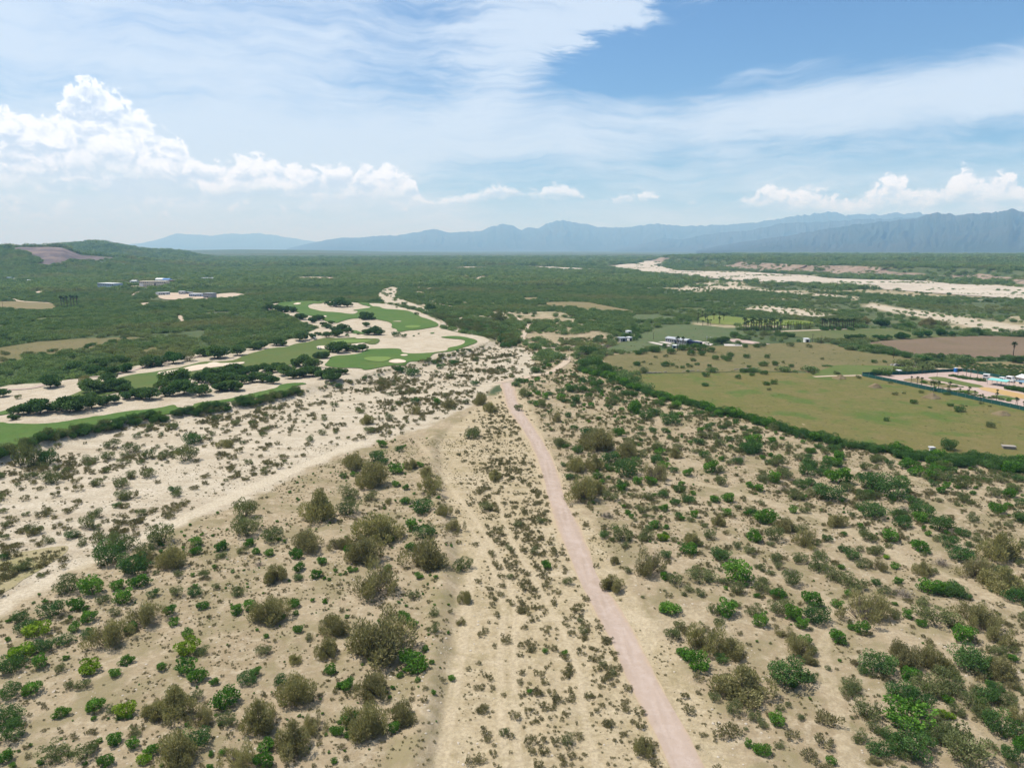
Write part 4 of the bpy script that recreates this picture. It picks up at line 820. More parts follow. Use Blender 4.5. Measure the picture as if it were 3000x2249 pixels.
    def tree(mat, n=3600, trunk=0.10, flat_=0.5):
        def fn(rng):
            lb = []
            for i in range(11):
                a = i * 2.4 + rng.random() * 0.7; d = rng.uniform(0.05, 0.36); r = rng.uniform(0.13, 0.22)
                lb.append((d * math.cos(a), d * math.sin(a), trunk + 0.17 + rng.uniform(-0.08, 0.22) * (1.2 - d * 2), r, r, r * rng.uniform(0.7, 0.95)))
            P, u, k = lobes_pts(lb, n, rng, 0.55, 0.24); m = len(P)
            D = u * 0.7 + rng.normal(size=(m, 3)) * 0.6
            f = leaf_mesh('crown', P, D, rng.uniform(0.045, 0.085, m), rng.uniform(0.03, 0.055, m), mat, rng, k_tint(k, rng, m))
            mb = MB(); top = Vector((rng.uniform(-.05, .05), rng.uniform(-.05, .05), trunk))
            mb.tube([(0, 0, -0.05), (top.x * 0.4, top.y * 0.6, trunk * 0.5), top], [0.034, 0.026, 0.022], 7)
            for l in lb[:8]: mb.tube([top, top.lerp(Vector(l[:3]), 0.5) + Vector((0, 0, -0.02)), Vector(l[:3])], [0.018, 0.012, 0.005], 5)
            me = bpy.data.meshes.new('trunk'); me.from_pydata(mb.v, [], mb.f); me.materials.append(MAT['bark']); me.update()
            return f, me
        return fn
    def clump(mat, n, L, Wd, nl, spread):
        def fn(rng):
            lb = []
            for i in range(nl):
                a = i * 2.4 + rng.random(); d = rng.uniform(0.0, spread); r = rng.uniform(0.2, 0.3)
                lb.append((d * math.cos(a), d * math.sin(a), rng.uniform(0.16, 0.34), r, r, r * 0.75))
            P, u, k = lobes_pts(lb, n, rng, 0.7, 0.15); m = len(P)
            D = u * 0.5 + rng.normal(size=(m, 3)) * 0.6
            return leaf_mesh('foliage', P, D, rng.uniform(L * 0.7, L * 1.3, m), rng.uniform(Wd * 0.7, Wd * 1.3, m), mat, rng, k_tint(k, rng, m)), None
        return fn
    mk('tamarisk', 9, tamarisk)
    mk('green', 5, leafy('leaf_green', 7, 1500, 0.085, 0.050, 1.0, 0.2))
    mk('dark', 5, leafy('leaf_dark', 9, 2600, 0.050, 0.030, 0.85, 0.2, 0.1))
    mk('olive', 5, leafy('leaf_olive', 9, 2200, 0.060, 0.026, 0.85, 0.3, 0.5))
    mk('yellow', 3, leafy('leaf_yellow', 6, 1500, 0.080, 0.050, 0.85, 0.15))
    mk('grey', 3, bare); mk('desert', 6, desert)
    mk('mesquite', 5, tree('leaf_mesquite')); mk('broad', 4, tree('leaf_green2', 3600, 0.13))
    def stone(rng):
        n = 7; V = [(0, 0, 0.34)] + [(math.cos(a) * rng.uniform(.38, .55), math.sin(a) * rng.uniform(.38, .55), rng.uniform(.1, .2)) for a in np.linspace(0, 6.28, n, endpoint=False)] + [(math.cos(a) * .5, math.sin(a) * .5, -0.15) for a in np.linspace(0, 6.28, n, endpoint=False)]
        F = [(0, 1 + i, 1 + (i + 1) % n) for i in range(n)] + [(1 + i, 1 + n + i, 1 + n + (i + 1) % n, 1 + (i + 1) % n) for i in range(n)]
        me = bpy.data.meshes.new('stone'); me.from_pydata(V, [], F); me.materials.append(MAT['stone_grey']); me.update(); return me, None
    mk('stone', 4, stone)
    mk('weed', 3, clump('leaf_olive', 90, 0.16, 0.09, 4, 0.3))
    mk('orchard', 3, tree('leaf_mesquite', 1200, 0.12))
    mk('wood', 5, clump('leaf_wood', 620, 0.085, 0.06, 7, 0.3)); mk('far', 4, clump('leaf_wood', 300, 0.10, 0.075, 9, 0.42))
leafmat('leaf_green2', (0.030, 0.085, 0.018), (0.045, 0.10, 0.024), (0.06, 0.13, 0.03), 0.2)
simple('stone_grey', (0.50, 0.43, 0.34), 0.9, 0.2, 3.0)
protos()

INFO = {  # kind: object name, category, look
    'tamarisk': ('tamarisk_shrub', 'shrub', 'feathery brown-olive shrub'), 'green': ('green_bush', 'bush', 'bright green leafy bush'), 'dark': ('dark_green_bush', 'bush', 'dark green dense bush'),
    'olive': ('olive_green_shrub', 'shrub', 'dull olive-green shrub'), 'yellow': ('yellow_green_bush', 'bush', 'yellow-green bush'), 'grey': ('bare_twig_shrub', 'shrub', 'leafless grey twiggy shrub'),
    'desert': ('desert_shrub', 'shrub', 'low brownish desert shrub'), 'mesquite': ('mesquite_tree', 'tree', 'dark spreading tree'), 'broad': ('broadleaf_tree', 'tree', 'round-crowned green tree')}
INFO['orchard'] = ('orchard_tree', 'tree', 'small round fruit tree')
PL = {k: [] for k in list(INFO) + ['wood', 'far', 'weed', 'stone']}     # x, y, width, height factor, place
def put(kind, x, y, w, hf=1.0, place=None): PL[kind].append((float(x), float(y), float(w), float(hf), place))

# ---- plants read off the photograph one by one: centre, foot, width
KM = {'T': 'tamarisk', 'G': 'green', 'D': 'dark', 'O': 'olive', 'Y': 'yellow', 'R': 'grey', 'S': 'desert', 'M': 'mesquite', 'B': 'broad'}
def plist(conv, scale, txt, place=None, hs=1.0, wsc=1.0):
    rows = [w.split(',') for w in txt.split()]
    p = np.array([(float(r[0]), float(r[1])) for r in rows]); q = np.asarray(conv([tuple(a) for a in p]), float)
    wd = np.array([float(r[2]) for r in rows]) / scale * wsc
    x, y = G(q[:, 0], q[:, 1] - 0.10 * wd)                        # the foot lies a little behind the front of the crown
    depth = y * CP + CAM_H * SP
    for r, a, b, d, w in zip(rows, x, y, depth, wd):
        kind = KM[r[3][0]]; hf = (1.15 if kind == 'tamarisk' else 1.0) * hs * (float(r[4]) if len(r) > 4 else 1.0)
        put(kind, a, b, w * d / F_PX, hf * random.uniform(0.9, 1.1), place)
plist(Z4, 1.66, """520,600,115,O,1.2 600,612,135,O,1.2 530,672,145,D,1.1 695,680,120,T 655,722,155,D 790,572,125,O,1.2 840,685,155,T 700,640,110,O 340,812,135,O 450,817,112,G 570,792,68,G 680,782,92,G 745,832,58,D 600,857,82,G 950,827,72,D 955,582,56,G 955,622,52,G
1185,452,122,O,1.1 1200,527,142,O 1320,562,112,O 1545,462,182,T 1500,602,152,T 1640,602,80,T 1335,757,132,T 1215,582,56,G 1245,622,46,G 1080,602,70,G 1310,627,40,G 1440,642,70,G 1455,702,60,G 1565,667,46,G 1535,737,60,G 1450,747,50,D 1310,947,152,T,1.15 1365,937,50,Y 1430,877,60,G 1440,917,30,G 1150,912,66,G 1215,892,60,G 1160,822,60,O 1450,1002,52,G 1505,1037,46,O 1620,1017,132,T 1590,1117,122,T 985,887,52,G 910,1027,56,G 845,972,46,G 825,912,62,G 700,972,162,T 640,1002,70,G 530,1072,182,T 430,1032,82,D 370,892,82,G 360,1002,62,G 310,1062,82,D 210,1097,97,D 180,1022,112,Y 100,952,82,D 130,1002,92,D 250,932,112,D 430,952,72,G 110,1132,112,Y 200,1172,76,G 60,1195,125,D 150,1302,82,G 50,1322,112,D 40,1452,125,D,1.1 70,1522,122,D 30,1632,82,G 290,1192,62,O 430,1202,102,Y 335,1272,56,O 400,1272,62,O 460,1382,76,G 300,1412,66,G 610,1412,112,Y 545,1392,52,O 560,1542,72,G 660,1500,62,O 650,1562,62,G 275,1622,132,O 410,1622,112,O 740,1592,72,G 700,1637,62,Y 515,1652,82,G 615,1157,62,G 560,1212,52,G 905,1202,87,G 960,1242,92,G 910,1107,112,Y 980,1112,62,O 785,1187,52,G 1045,1257,46,G 750,1412,102,T 840,1412,195,T 960,1332,72,O 1200,1252,92,D 1100,1362,122,G 1240,1212,52,G 1275,1112,72,O 1110,1452,92,O 960,1452,122,T,1.2 960,1562,132,D 850,1652,212,T 1270,1482,182,T,1.15 1440,1332,192,T 1370,1252,72,D 1150,1655,182,T 1290,1582,72,G 1280,1652,92,G 1420,1602,202,T 1540,1482,122,T 1640,1502,62,G 1650,1272,42,G 1610,1202,62,G 1430,1152,62,T 870,730,50,O 990,740,55,O 1050,790,40,O 1180,620,50,O 1260,680,45,R 760,720,30,O 500,860,70,O 860,830,70,O 560,920,60,O 1075,640,50,O 640,250,60,O 590,300,90,O 720,250,80,O 850,325,60,D 575,395,45,D 610,360,60,O 250,280,95,O 460,450,75,O 425,495,95,O 400,580,50,O 350,545,60,D 180,525,65,O 240,570,55,O 25,550,45,O 20,650,55,D 125,435,35,O 290,480,40,R 110,195,95,O,1.8 165,200,95,O,1.9 235,190,80,D,1.6 440,180,65,O 530,165,70,O 545,110,70,O 640,130,75,O 720,160,70,O 790,160,60,O 830,150,50,O 900,175,110,O 935,90,90,D 1095,105,80,T,0.7 860,345,55,O""")
plist(Z5, 1.66, """70,207,117,T 200,102,52,G 175,172,82,D 285,122,42,D 210,187,46,D 270,232,66,G 340,212,76,T 385,197,36,G 410,252,82,T 440,322,122,T 140,302,172,T 55,242,30,G 10,252,42,D 40,352,92,O 265,292,36,G 315,307,36,G 145,362,66,O 40,432,112,O 230,377,42,T 310,377,46,G 420,357,32,O 390,422,112,D 500,432,77,T 185,567,202,T 240,562,42,G 555,522,97,T 410,547,112,D 345,502,62,G 335,602,56,G 30,592,82,T 45,622,62,G 110,662,162,T 400,702,222,T 225,697,36,G 45,707,36,G 165,822,242,T,0.9 380,737,42,G 595,702,92,O 355,837,62,O 600,857,62,T,1.2 580,962,46,T 450,922,52,O 450,1002,62,O 195,1117,342,T,0.85 305,945,66,G 345,975,52,G 350,1187,152,G,0.8 25,1277,72,G 150,1312,162,T 285,1452,162,T,1.1 110,1502,192,T 40,1442,92,G 255,1482,62,G 410,1092,36,G 535,1232,36,G 640,47,66,O 745,262,72,T,0.8 790,1502,56,O 710,1532,46,S 740,1602,46,S 630,1642,62,S 985,1592,62,S 1100,1547,75,O 665,1277,46,S 1470,1592,92,T,1.15 1320,797,107,T 1245,122,152,T 1150,132,62,D 1390,157,122,T 1310,182,92,D 1150,222,112,T 1230,217,92,T 1175,367,182,T 1240,332,82,T 1385,252,142,D 1520,272,132,T 1440,282,46,G 1510,282,52,G 1360,312,46,G 1620,152,72,T 1530,182,62,D 1640,322,62,D 1310,362,72,O 1065,102,56,O 1365,557,117,O 1330,667,52,T 1490,722,172,T,0.9 1580,642,62,D 1570,742,52,G 1620,772,82,O 1565,557,52,Y 1490,552,76,O 1520,497,52,G 1410,447,32,G 1580,497,32,G 1590,907,102,G,0.6 1610,1032,82,O 1650,1112,52,G 1460,422,52,O 1290,447,62,R 1640,442,42,D 1320,1207,42,O 1275,1167,42,O 1175,1007,46,O 1085,1112,32,G 1500,360,40,O 1560,330,40,O 1570,410,45,G 1380,590,40,O 700,410,70,O 760,530,65,S 815,600,40,O 940,620,50,O 970,470,45,O 1000,690,50,G 860,490,45,O 820,740,40,O 890,770,45,S 775,825,45,S 830,870,35,S 1150,905,70,S 1160,950,35,O 800,1050,60,S 700,1000,40,S 1100,770,50,O 990,1100,30,G 915,1300,30,G 870,1250,45,S 790,1310,30,S 690,1390,60,S 780,780,40,S 840,1420,60,S 450,1300,28,G 370,1240,26,G""")
plist(Z6, 1.66, """345,87,72,G 330,137,112,D 430,147,32,G 730,122,62,D 740,192,56,G 275,177,82,R 460,202,82,O 620,207,72,D 600,242,92,D 680,242,62,D 130,227,82,G 390,272,62,O 440,272,72,G 490,257,72,O 765,282,102,G 855,252,46,D 1005,192,46,D 1090,207,72,G 1105,172,72,D 20,242,46,G 185,287,72,O 325,297,42,G 375,317,46,G 575,302,72,D 490,317,62,R 625,292,62,D 920,312,142,D 800,322,72,O 710,362,132,D 870,357,72,O 550,362,82,O 770,367,62,R 1030,362,162,D 905,332,42,Y 920,447,122,D 750,492,102,T 1085,422,62,R 1165,452,112,D,1.15 1050,457,82,D 1075,497,92,D 1250,512,122,D 1360,537,72,D 1530,422,66,G 1640,382,52,D 1290,592,102,D 215,432,42,G 175,482,62,T 55,442,46,G 320,432,42,G 400,472,102,G 535,422,46,G 345,562,82,G 450,562,102,O 595,587,132,T 500,512,102,T 35,622,66,G 50,582,92,T 180,647,97,D 135,547,62,O 265,592,52,O 320,622,56,O 425,582,42,O 450,662,72,O 575,662,72,O 780,612,52,D 660,702,112,O 880,692,72,O 770,692,32,G 530,772,102,O 525,730,80,R 265,757,132,G 460,832,66,G 380,802,92,O 430,722,42,O 265,812,82,O 95,752,142,O,0.7 30,802,46,O 740,752,112,O 830,792,102,O 950,702,72,T 1160,722,92,T 1155,612,82,G 1260,682,82,R 1220,712,42,O 990,642,32,Y 1030,692,42,G 210,922,102,G 150,912,72,O 375,972,72,G 350,922,82,O 470,912,112,O 540,932,82,G 500,1022,102,T,0.6 580,982,62,G 590,1062,62,G 630,872,102,G 650,962,132,D 870,952,205,T 750,882,52,G 870,1007,76,G 755,1052,82,G 940,772,52,D 1045,762,42,G 1090,932,52,G 1030,932,62,O 1230,962,192,O,0.7 1160,972,52,G 1070,832,92,R 1360,1042,112,G 1350,652,112,D 1430,742,152,T 1530,652,172,T,1.1 1550,812,172,T 1630,862,152,D,0.8 1420,962,162,T 1470,1002,122,T 1540,1062,122,T 1400,1192,182,D 1530,1222,142,T 1200,1192,172,T,1.05 1080,1162,152,T,1.1 960,1202,152,D 1280,1202,102,T 875,1202,66,D 1100,1232,82,G 1330,1242,62,O 80,1192,107,G 20,1132,62,G 110,1092,202,T,0.9 240,1122,132,T 190,1152,62,D 290,1332,272,T,0.8 560,1112,152,T 500,1252,182,D 610,1160,70,T 155,1337,62,O 250,1402,92,O 350,1432,82,O 460,1452,82,G 385,1592,82,G 470,1562,42,O 510,1362,32,O,1.5 30,1392,72,S 230,1502,102,S 820,1282,92,O 705,1182,32,O 720,1642,46,G 860,1532,72,O 690,1562,92,S 620,1622,92,S 700,1452,112,S 900,1422,132,O 1060,1332,132,D 1150,1372,132,D 1100,1472,202,G,0.8 1040,1582,112,D 1110,1612,182,D 960,1602,122,D 1270,1422,62,Y 1310,1422,32,Y 1260,1502,42,D,1.4 1380,1632,222,O 1250,1532,142,O 1180,1302,142,O 1290,1292,152,O 1420,1382,112,O 1470,1432,102,O 1480,1342,112,D 1540,1502,172,D 1620,1442,112,T 1590,1622,112,D 1640,1562,82,G 1170,1422,62,R 930,1642,72,T,0.6 1310,1520,90,D 1000,1520,80,D 1180,1560,100,D 1230,1440,80,O 1330,1400,70,O 930,1480,60,O 1520,1290,70,D 1580,1360,80,O 620,1240,60,D 850,1160,40,R 300,780,40,D 670,640,60,O 900,560,80,O 1000,590,40,O 880,530,60,O 700,560,50,D 860,610,45,O 910,620,40,O 340,420,40,D 590,420,50,O 620,340,60,O 480,240,60,O 760,160,50,G 890,215,60,O 935,180,60,O 1040,240,40,O 1190,255,35,G 1280,300,40,G 1265,210,60,G 1255,325,45,G 1360,365,60,O 1410,465,60,O 1430,560,50,O 1580,395,40,G 1510,340,70,O 1600,325,50,O 1350,300,90,O 1450,260,50,O 1560,250,50,O 1630,270,60,D 1290,120,80,D,1.3 1220,215,50,G""", None)
plist(Z2, 2.212, """895,1190,90,T,1.2 965,1235,80,T,1.1 460,1255,95,T 480,1180,65,D 620,1185,60,G 165,1315,95,T 845,1410,90,O 700,1210,80,T 1470,1270,60,D 1385,1300,90,T 1185,1140,80,O 1505,1350,55,D 1760,1190,80,O 1900,1240,110,G 1975,1290,90,D 2040,1260,80,D 2120,1320,120,D 1690,1430,150,T 1600,1400,100,D 1410,1460,100,O 1150,1230,70,O 1300,1190,60,O 1260,980,70,D 865,1065,55,D 735,930,60,D 640,955,55,D 465,1005,90,D 385,985,70,D 1700,1000,120,D 1640,950,120,D 1580,960,90,D 1590,870,110,D 1580,910,80,O 1420,1120,70,D 1500,1110,90,D 1560,1110,70,D 1640,1080,80,D 1850,1130,60,D 1900,1050,80,D 1840,1040,70,D 1480,1100,60,G 1420,1160,60,G 1520,1180,70,D 1600,1150,60,D""")
# golf course trees
plist(ZB, 3.16, """25,525,110,M 170,540,50,O 465,450,160,M 530,430,60,M 120,735,70,M 100,660,60,M 170,690,110,M 260,690,150,M 370,690,160,M,1.2 440,660,110,M 570,660,120,M 640,680,200,M,1.1 700,655,90,M 780,600,120,M 850,635,150,M,1.2 990,600,150,M 840,500,160,M 960,480,120,M 1080,470,160,M 1150,480,100,M 1200,550,140,M 1300,540,150,M 1380,555,140,M 900,350,130,M 1000,385,110,M 870,345,90,M 790,395,80,T 900,390,40,O 1060,315,100,M 1170,300,100,B 1400,250,150,M 1470,240,90,M 1600,220,140,B 1750,195,110,O 1990,175,150,M 1880,150,110,M 2050,120,90,M 1520,460,120,M 1570,520,130,M 1660,440,200,M,1.1 1700,510,190,M 1850,520,140,M 1880,395,130,M 1990,410,130,M 2060,470,120,M 2150,470,130,M 2130,370,150,M 2200,330,150,M 940,265,150,M 1050,250,140,M 700,310,150,M 820,320,130,M 1140,235,110,M""", None, 1.0, 1.28)
plist(ZC, 4.424, """155,465,190,M 230,380,100,M 425,420,150,M 20,410,100,M 520,340,130,M 630,345,120,M 720,330,130,M 930,290,150,M 1010,290,90,M 1230,235,180,M 1395,195,90,M 1470,150,70,M 1580,180,90,M 1725,170,110,M 1690,110,90,M 1780,100,120,M 1860,120,90,M 1850,165,45,D 1580,60,80,M 1730,390,190,M 1840,360,130,M 1960,370,120,M 2040,360,110,M 1470,455,120,M 1560,455,120,M 170,800,150,M 90,690,130,M 230,680,150,M 380,660,170,M 500,690,150,M 630,650,140,M 770,620,130,M 340,790,180,M 480,790,150,M 620,770,160,M 740,770,190,M 890,790,160,M 880,640,150,M 960,600,130,M 1050,680,170,M 1150,720,160,M 1280,700,180,M 1390,580,150,M 1280,560,170,M 1180,560,140,M 1400,690,160,M 1540,720,170,M 1620,750,160,M 1700,740,150,M 1750,660,130,M 1640,640,110,M 220,880,150,M 330,870,140,M 430,880,140,M 30,640,90,M""", None, 1.0, 1.32)
plist(ZA, 3.16, """1020,285,140,M 985,275,70,M 1075,280,60,M 1050,425,110,M 1100,420,130,M 1020,345,80,M 1130,425,90,M 1295,437,80,D 1370,443,55,D 1505,410,22,D 1460,430,22,D 945,415,28,D 780,170,150,M 720,160,90,M 850,165,110,M 660,140,60,M 130,200,120,M 210,215,120,M 290,215,120,M 350,215,80,M 90,190,70,M 430,285,110,M 400,275,90,M 520,310,80,M 580,290,90,M 620,330,60,M 655,360,50,M 690,320,60,M 1720,90,60,D 1370,150,60,D 1410,180,30,D 1490,235,45,D 1300,165,22,D 1140,130,80,M 1080,125,60,M 1600,210,110,M,1.2 1650,195,70,M""")
# field and roadside trees
plist(ZJ, 4.424, """85,530,135,M 10,520,90,M 290,520,130,B 370,525,120,B 455,515,100,B 600,510,140,B 660,515,130,B 850,490,130,B 950,490,150,B 1130,475,140,B 1270,475,110,B 360,355,160,M,1.3 620,370,110,D 690,370,130,D 1590,460,160,D 1700,465,110,D 1950,450,130,D 2150,480,150,D 900,820,190,B,0.8 980,810,120,B,0.8 1115,790,160,M 1085,845,50,G 1470,785,130,D 1660,785,140,B,0.7 1780,780,85,D 1900,785,70,D 1990,780,130,D 2140,830,170,M 700,760,130,D 660,755,90,D 540,730,120,D 470,715,80,D 385,695,70,D 300,680,90,D 210,660,110,D 110,655,80,D 40,640,80,D 265,820,75,D 405,815,55,D 1190,850,35,O 1000,380,100,O 60,330,150,O 150,310,130,T 900,340,120,T 980,330,130,T 1180,350,130,O""")
plist(ZD, 4.022, """450,290,110,D,1.1 590,300,120,D,1.1 700,270,80,D 770,265,90,D 905,620,85,D 1000,495,75,O,0.7 690,520,70,O,0.8 800,505,45,O 585,825,75,D 1345,655,75,D 1440,722,130,D 1815,905,110,O 1530,650,30,D 1100,670,60,D,0.5 1710,625,60,O 1805,655,45,O 265,325,75,O 20,275,45,O 640,385,70,O,0.7 1300,520,90,D,0.7 1030,380,75,G,0.6 1250,395,60,Y,0.6 1180,395,80,O 1150,375,60,O 1390,425,90,D,0.5 1470,430,60,D,0.5 900,345,40,O,0.5""", 'yard')
plist(ZE, 3.403, """230,460,120,D,1.1 325,410,60,D 390,475,100,D 590,490,90,D 700,490,80,D 500,440,110,D 590,440,120,D 700,450,120,D 790,460,90,D 830,370,90,M 900,375,100,M,1.2 940,360,90,M,1.2 1020,310,100,D 1110,330,90,D 1085,370,28,D 1135,410,60,D 1250,410,80,D 1310,400,70,D 1360,270,60,D 1460,305,80,D 1530,305,80,D 1600,305,70,D 1310,300,80,O 1670,355,50,D 1580,400,80,O 1770,410,60,O 1865,345,50,D 840,530,75,D 920,530,80,D 985,500,75,D 960,545,80,D 1145,515,70,D 1350,515,65,D 615,545,55,D 560,585,45,D 505,615,50,D 580,605,60,O 655,585,50,D 775,600,55,D 740,700,80,D 1065,720,65,D 1110,660,80,D 1190,660,90,D 1200,690,60,D 1320,680,80,D 1315,595,90,D 1430,590,80,D 1595,605,55,D 1535,625,50,O 1170,605,45,D 1440,630,40,O 730,795,70,D 1345,785,70,D 1415,775,75,D 1370,835,50,O 1805,675,55,O 2045,675,60,O 60,590,75,D 340,600,90,D 410,590,50,D 450,610,40,O 120,665,80,O 560,650,40,D 1900,530,40,O 1700,630,40,O 1510,560,40,O 1950,600,100,D,0.3 340,505,50,O 240,510,45,O 120,560,40,O 190,580,35,O 70,480,60,D 2165,330,100,M""")
plist(ZF, 4.424, """1480,800,140,D 1380,780,140,D 1550,830,130,D 1650,860,140,D 1740,890,130,D 1680,830,120,D 1540,740,130,D 1350,740,110,D 1460,720,120,D 1520,610,130,D 1460,610,100,D 1340,640,110,R 1300,660,80,D 1555,540,60,D 1680,530,100,R 1650,470,60,O 1920,410,120,D 1820,450,90,D 2040,350,110,D 2080,410,90,D 2040,440,90,D 2020,300,100,D 1700,410,80,D 1580,420,100,D 1430,480,80,D 730,560,55,D,1.4 690,500,50,D 700,265,50,D 280,210,160,O,1.5 220,190,110,O,1.4 340,210,110,O,1.3 390,240,70,D 190,300,70,D,1.5 100,280,60,D,1.4 60,330,110,O 360,500,140,O 440,510,130,O 330,420,110,O 400,400,110,O 490,360,60,O 740,860,90,O 840,860,80,O 1850,810,60,D 2060,760,90,D 2140,610,110,D 2080,620,90,D 2160,850,110,O 1290,920,60,O 1500,960,90,D 1340,970,100,D 1400,1000,100,D 1480,1000,90,O 1560,1050,70,D 1700,1000,100,D 1800,930,100,D 1830,1000,80,O 1910,960,100,D 2020,1000,90,D 1970,1050,90,D 2130,1040,80,D 2150,1070,90,D""")

# ---- random growth by place
def cand(n, r0, r1, amax=40.0):
    a = np.radians(RNG.uniform(-amax, amax, n)); r = np.sqrt(RNG.uniform(r0 ** 2, r1 ** 2, n)); return np.sin(a) * r, np.cos(a) * r
def excluded(x, y):
    e = np.zeros(len(x), bool)
    for P, mg in EXCL:
        lo = P.min(0) - 3; hi = P.max(0) + 3; k = (x > lo[0]) & (x < hi[0]) & (y > lo[1]) & (y < hi[1]) & ~e
        if k.any(): e[k] = sdf(P, x[k], y[k]) > -mg
    return e
P_FAR = flat(ZH([(285, 247), (560, 226), (600, 202), (760, 205), (792, 235), (700, 246), (770, 266), (870, 291), (1000, 300), (1500, 305)]) + ZG([(0, 331), (250, 341), (400, 368), (900, 384), (1300, 390), (1550, 424), (1900, 430), (2212, 456), (2800, 510), (2800, 640), (2212, 560), (1500, 510), (900, 465), (0, 405)]) + ZH([(1400, 385), (1150, 355), (900, 335), (600, 315), (550, 300), (300, 266)]))
def clear_front(l, r, d=75.0):
    a = np.array(on(*l)); c = np.array(on(*r)); u = (c - a) / np.hypot(*(c - a)); nrm = np.array([-u[1], u[0]]); a = a - u * 4; c = c + u * 4
    EXCL.append((np.array([a + nrm * 16, c + nrm * 16, c - nrm * d, a - nrm * d]), 0.0))
pI = lambda x, y: ZI([(x, y)])[0]
pE = lambda x, y: ZE([(x, y)])[0]; pD = lambda x, y: ZD([(x, y)])[0]; pK = lambda x, y: ZK([(x, y)])[0]; pF = lambda x, y: ZF([(x, y)])[0]; pJ = lambda x, y: ZJ([(x, y)])[0]

def clear_all():
    for l, r in ((pI(636, 242), pI(985, 242)), (pI(148, 268), pI(335, 276)), (pI(826, 196), pI(1048, 200)), (pI(1368, 168), pI(1505, 168)), (pI(540, 196), pI(600, 194)), (pI(862, 346), pI(1000, 338)), (pI(1222, 362), pI(1496, 380)), (pK(85, 172), pK(255, 188)), (pK(345, 208), pK(408, 209)), (pF(1850, 450), pF(1998, 440)), (pF(1945, 356), pF(1990, 354))):
        clear_front(l, r)
clear_all()
for L_, hw in WORN: EXCL.append((ribbon_xy(L_, hw * 2 + 0.5), 0.0))
for _ in range(34):
    q_ = Z1([(random.uniform(0, 820), 0)])[0]; zx = random.uniform(10, 900); zy = 905 - zx * 0.14 + random.uniform(-45, 40); xx_, yy_ = on(*Z1([(zx, zy)])[0]); put(random.choice(['dark', 'dark', 'olive']), xx_, yy_, random.uniform(2.5, 6.0), 0.9, 'left')
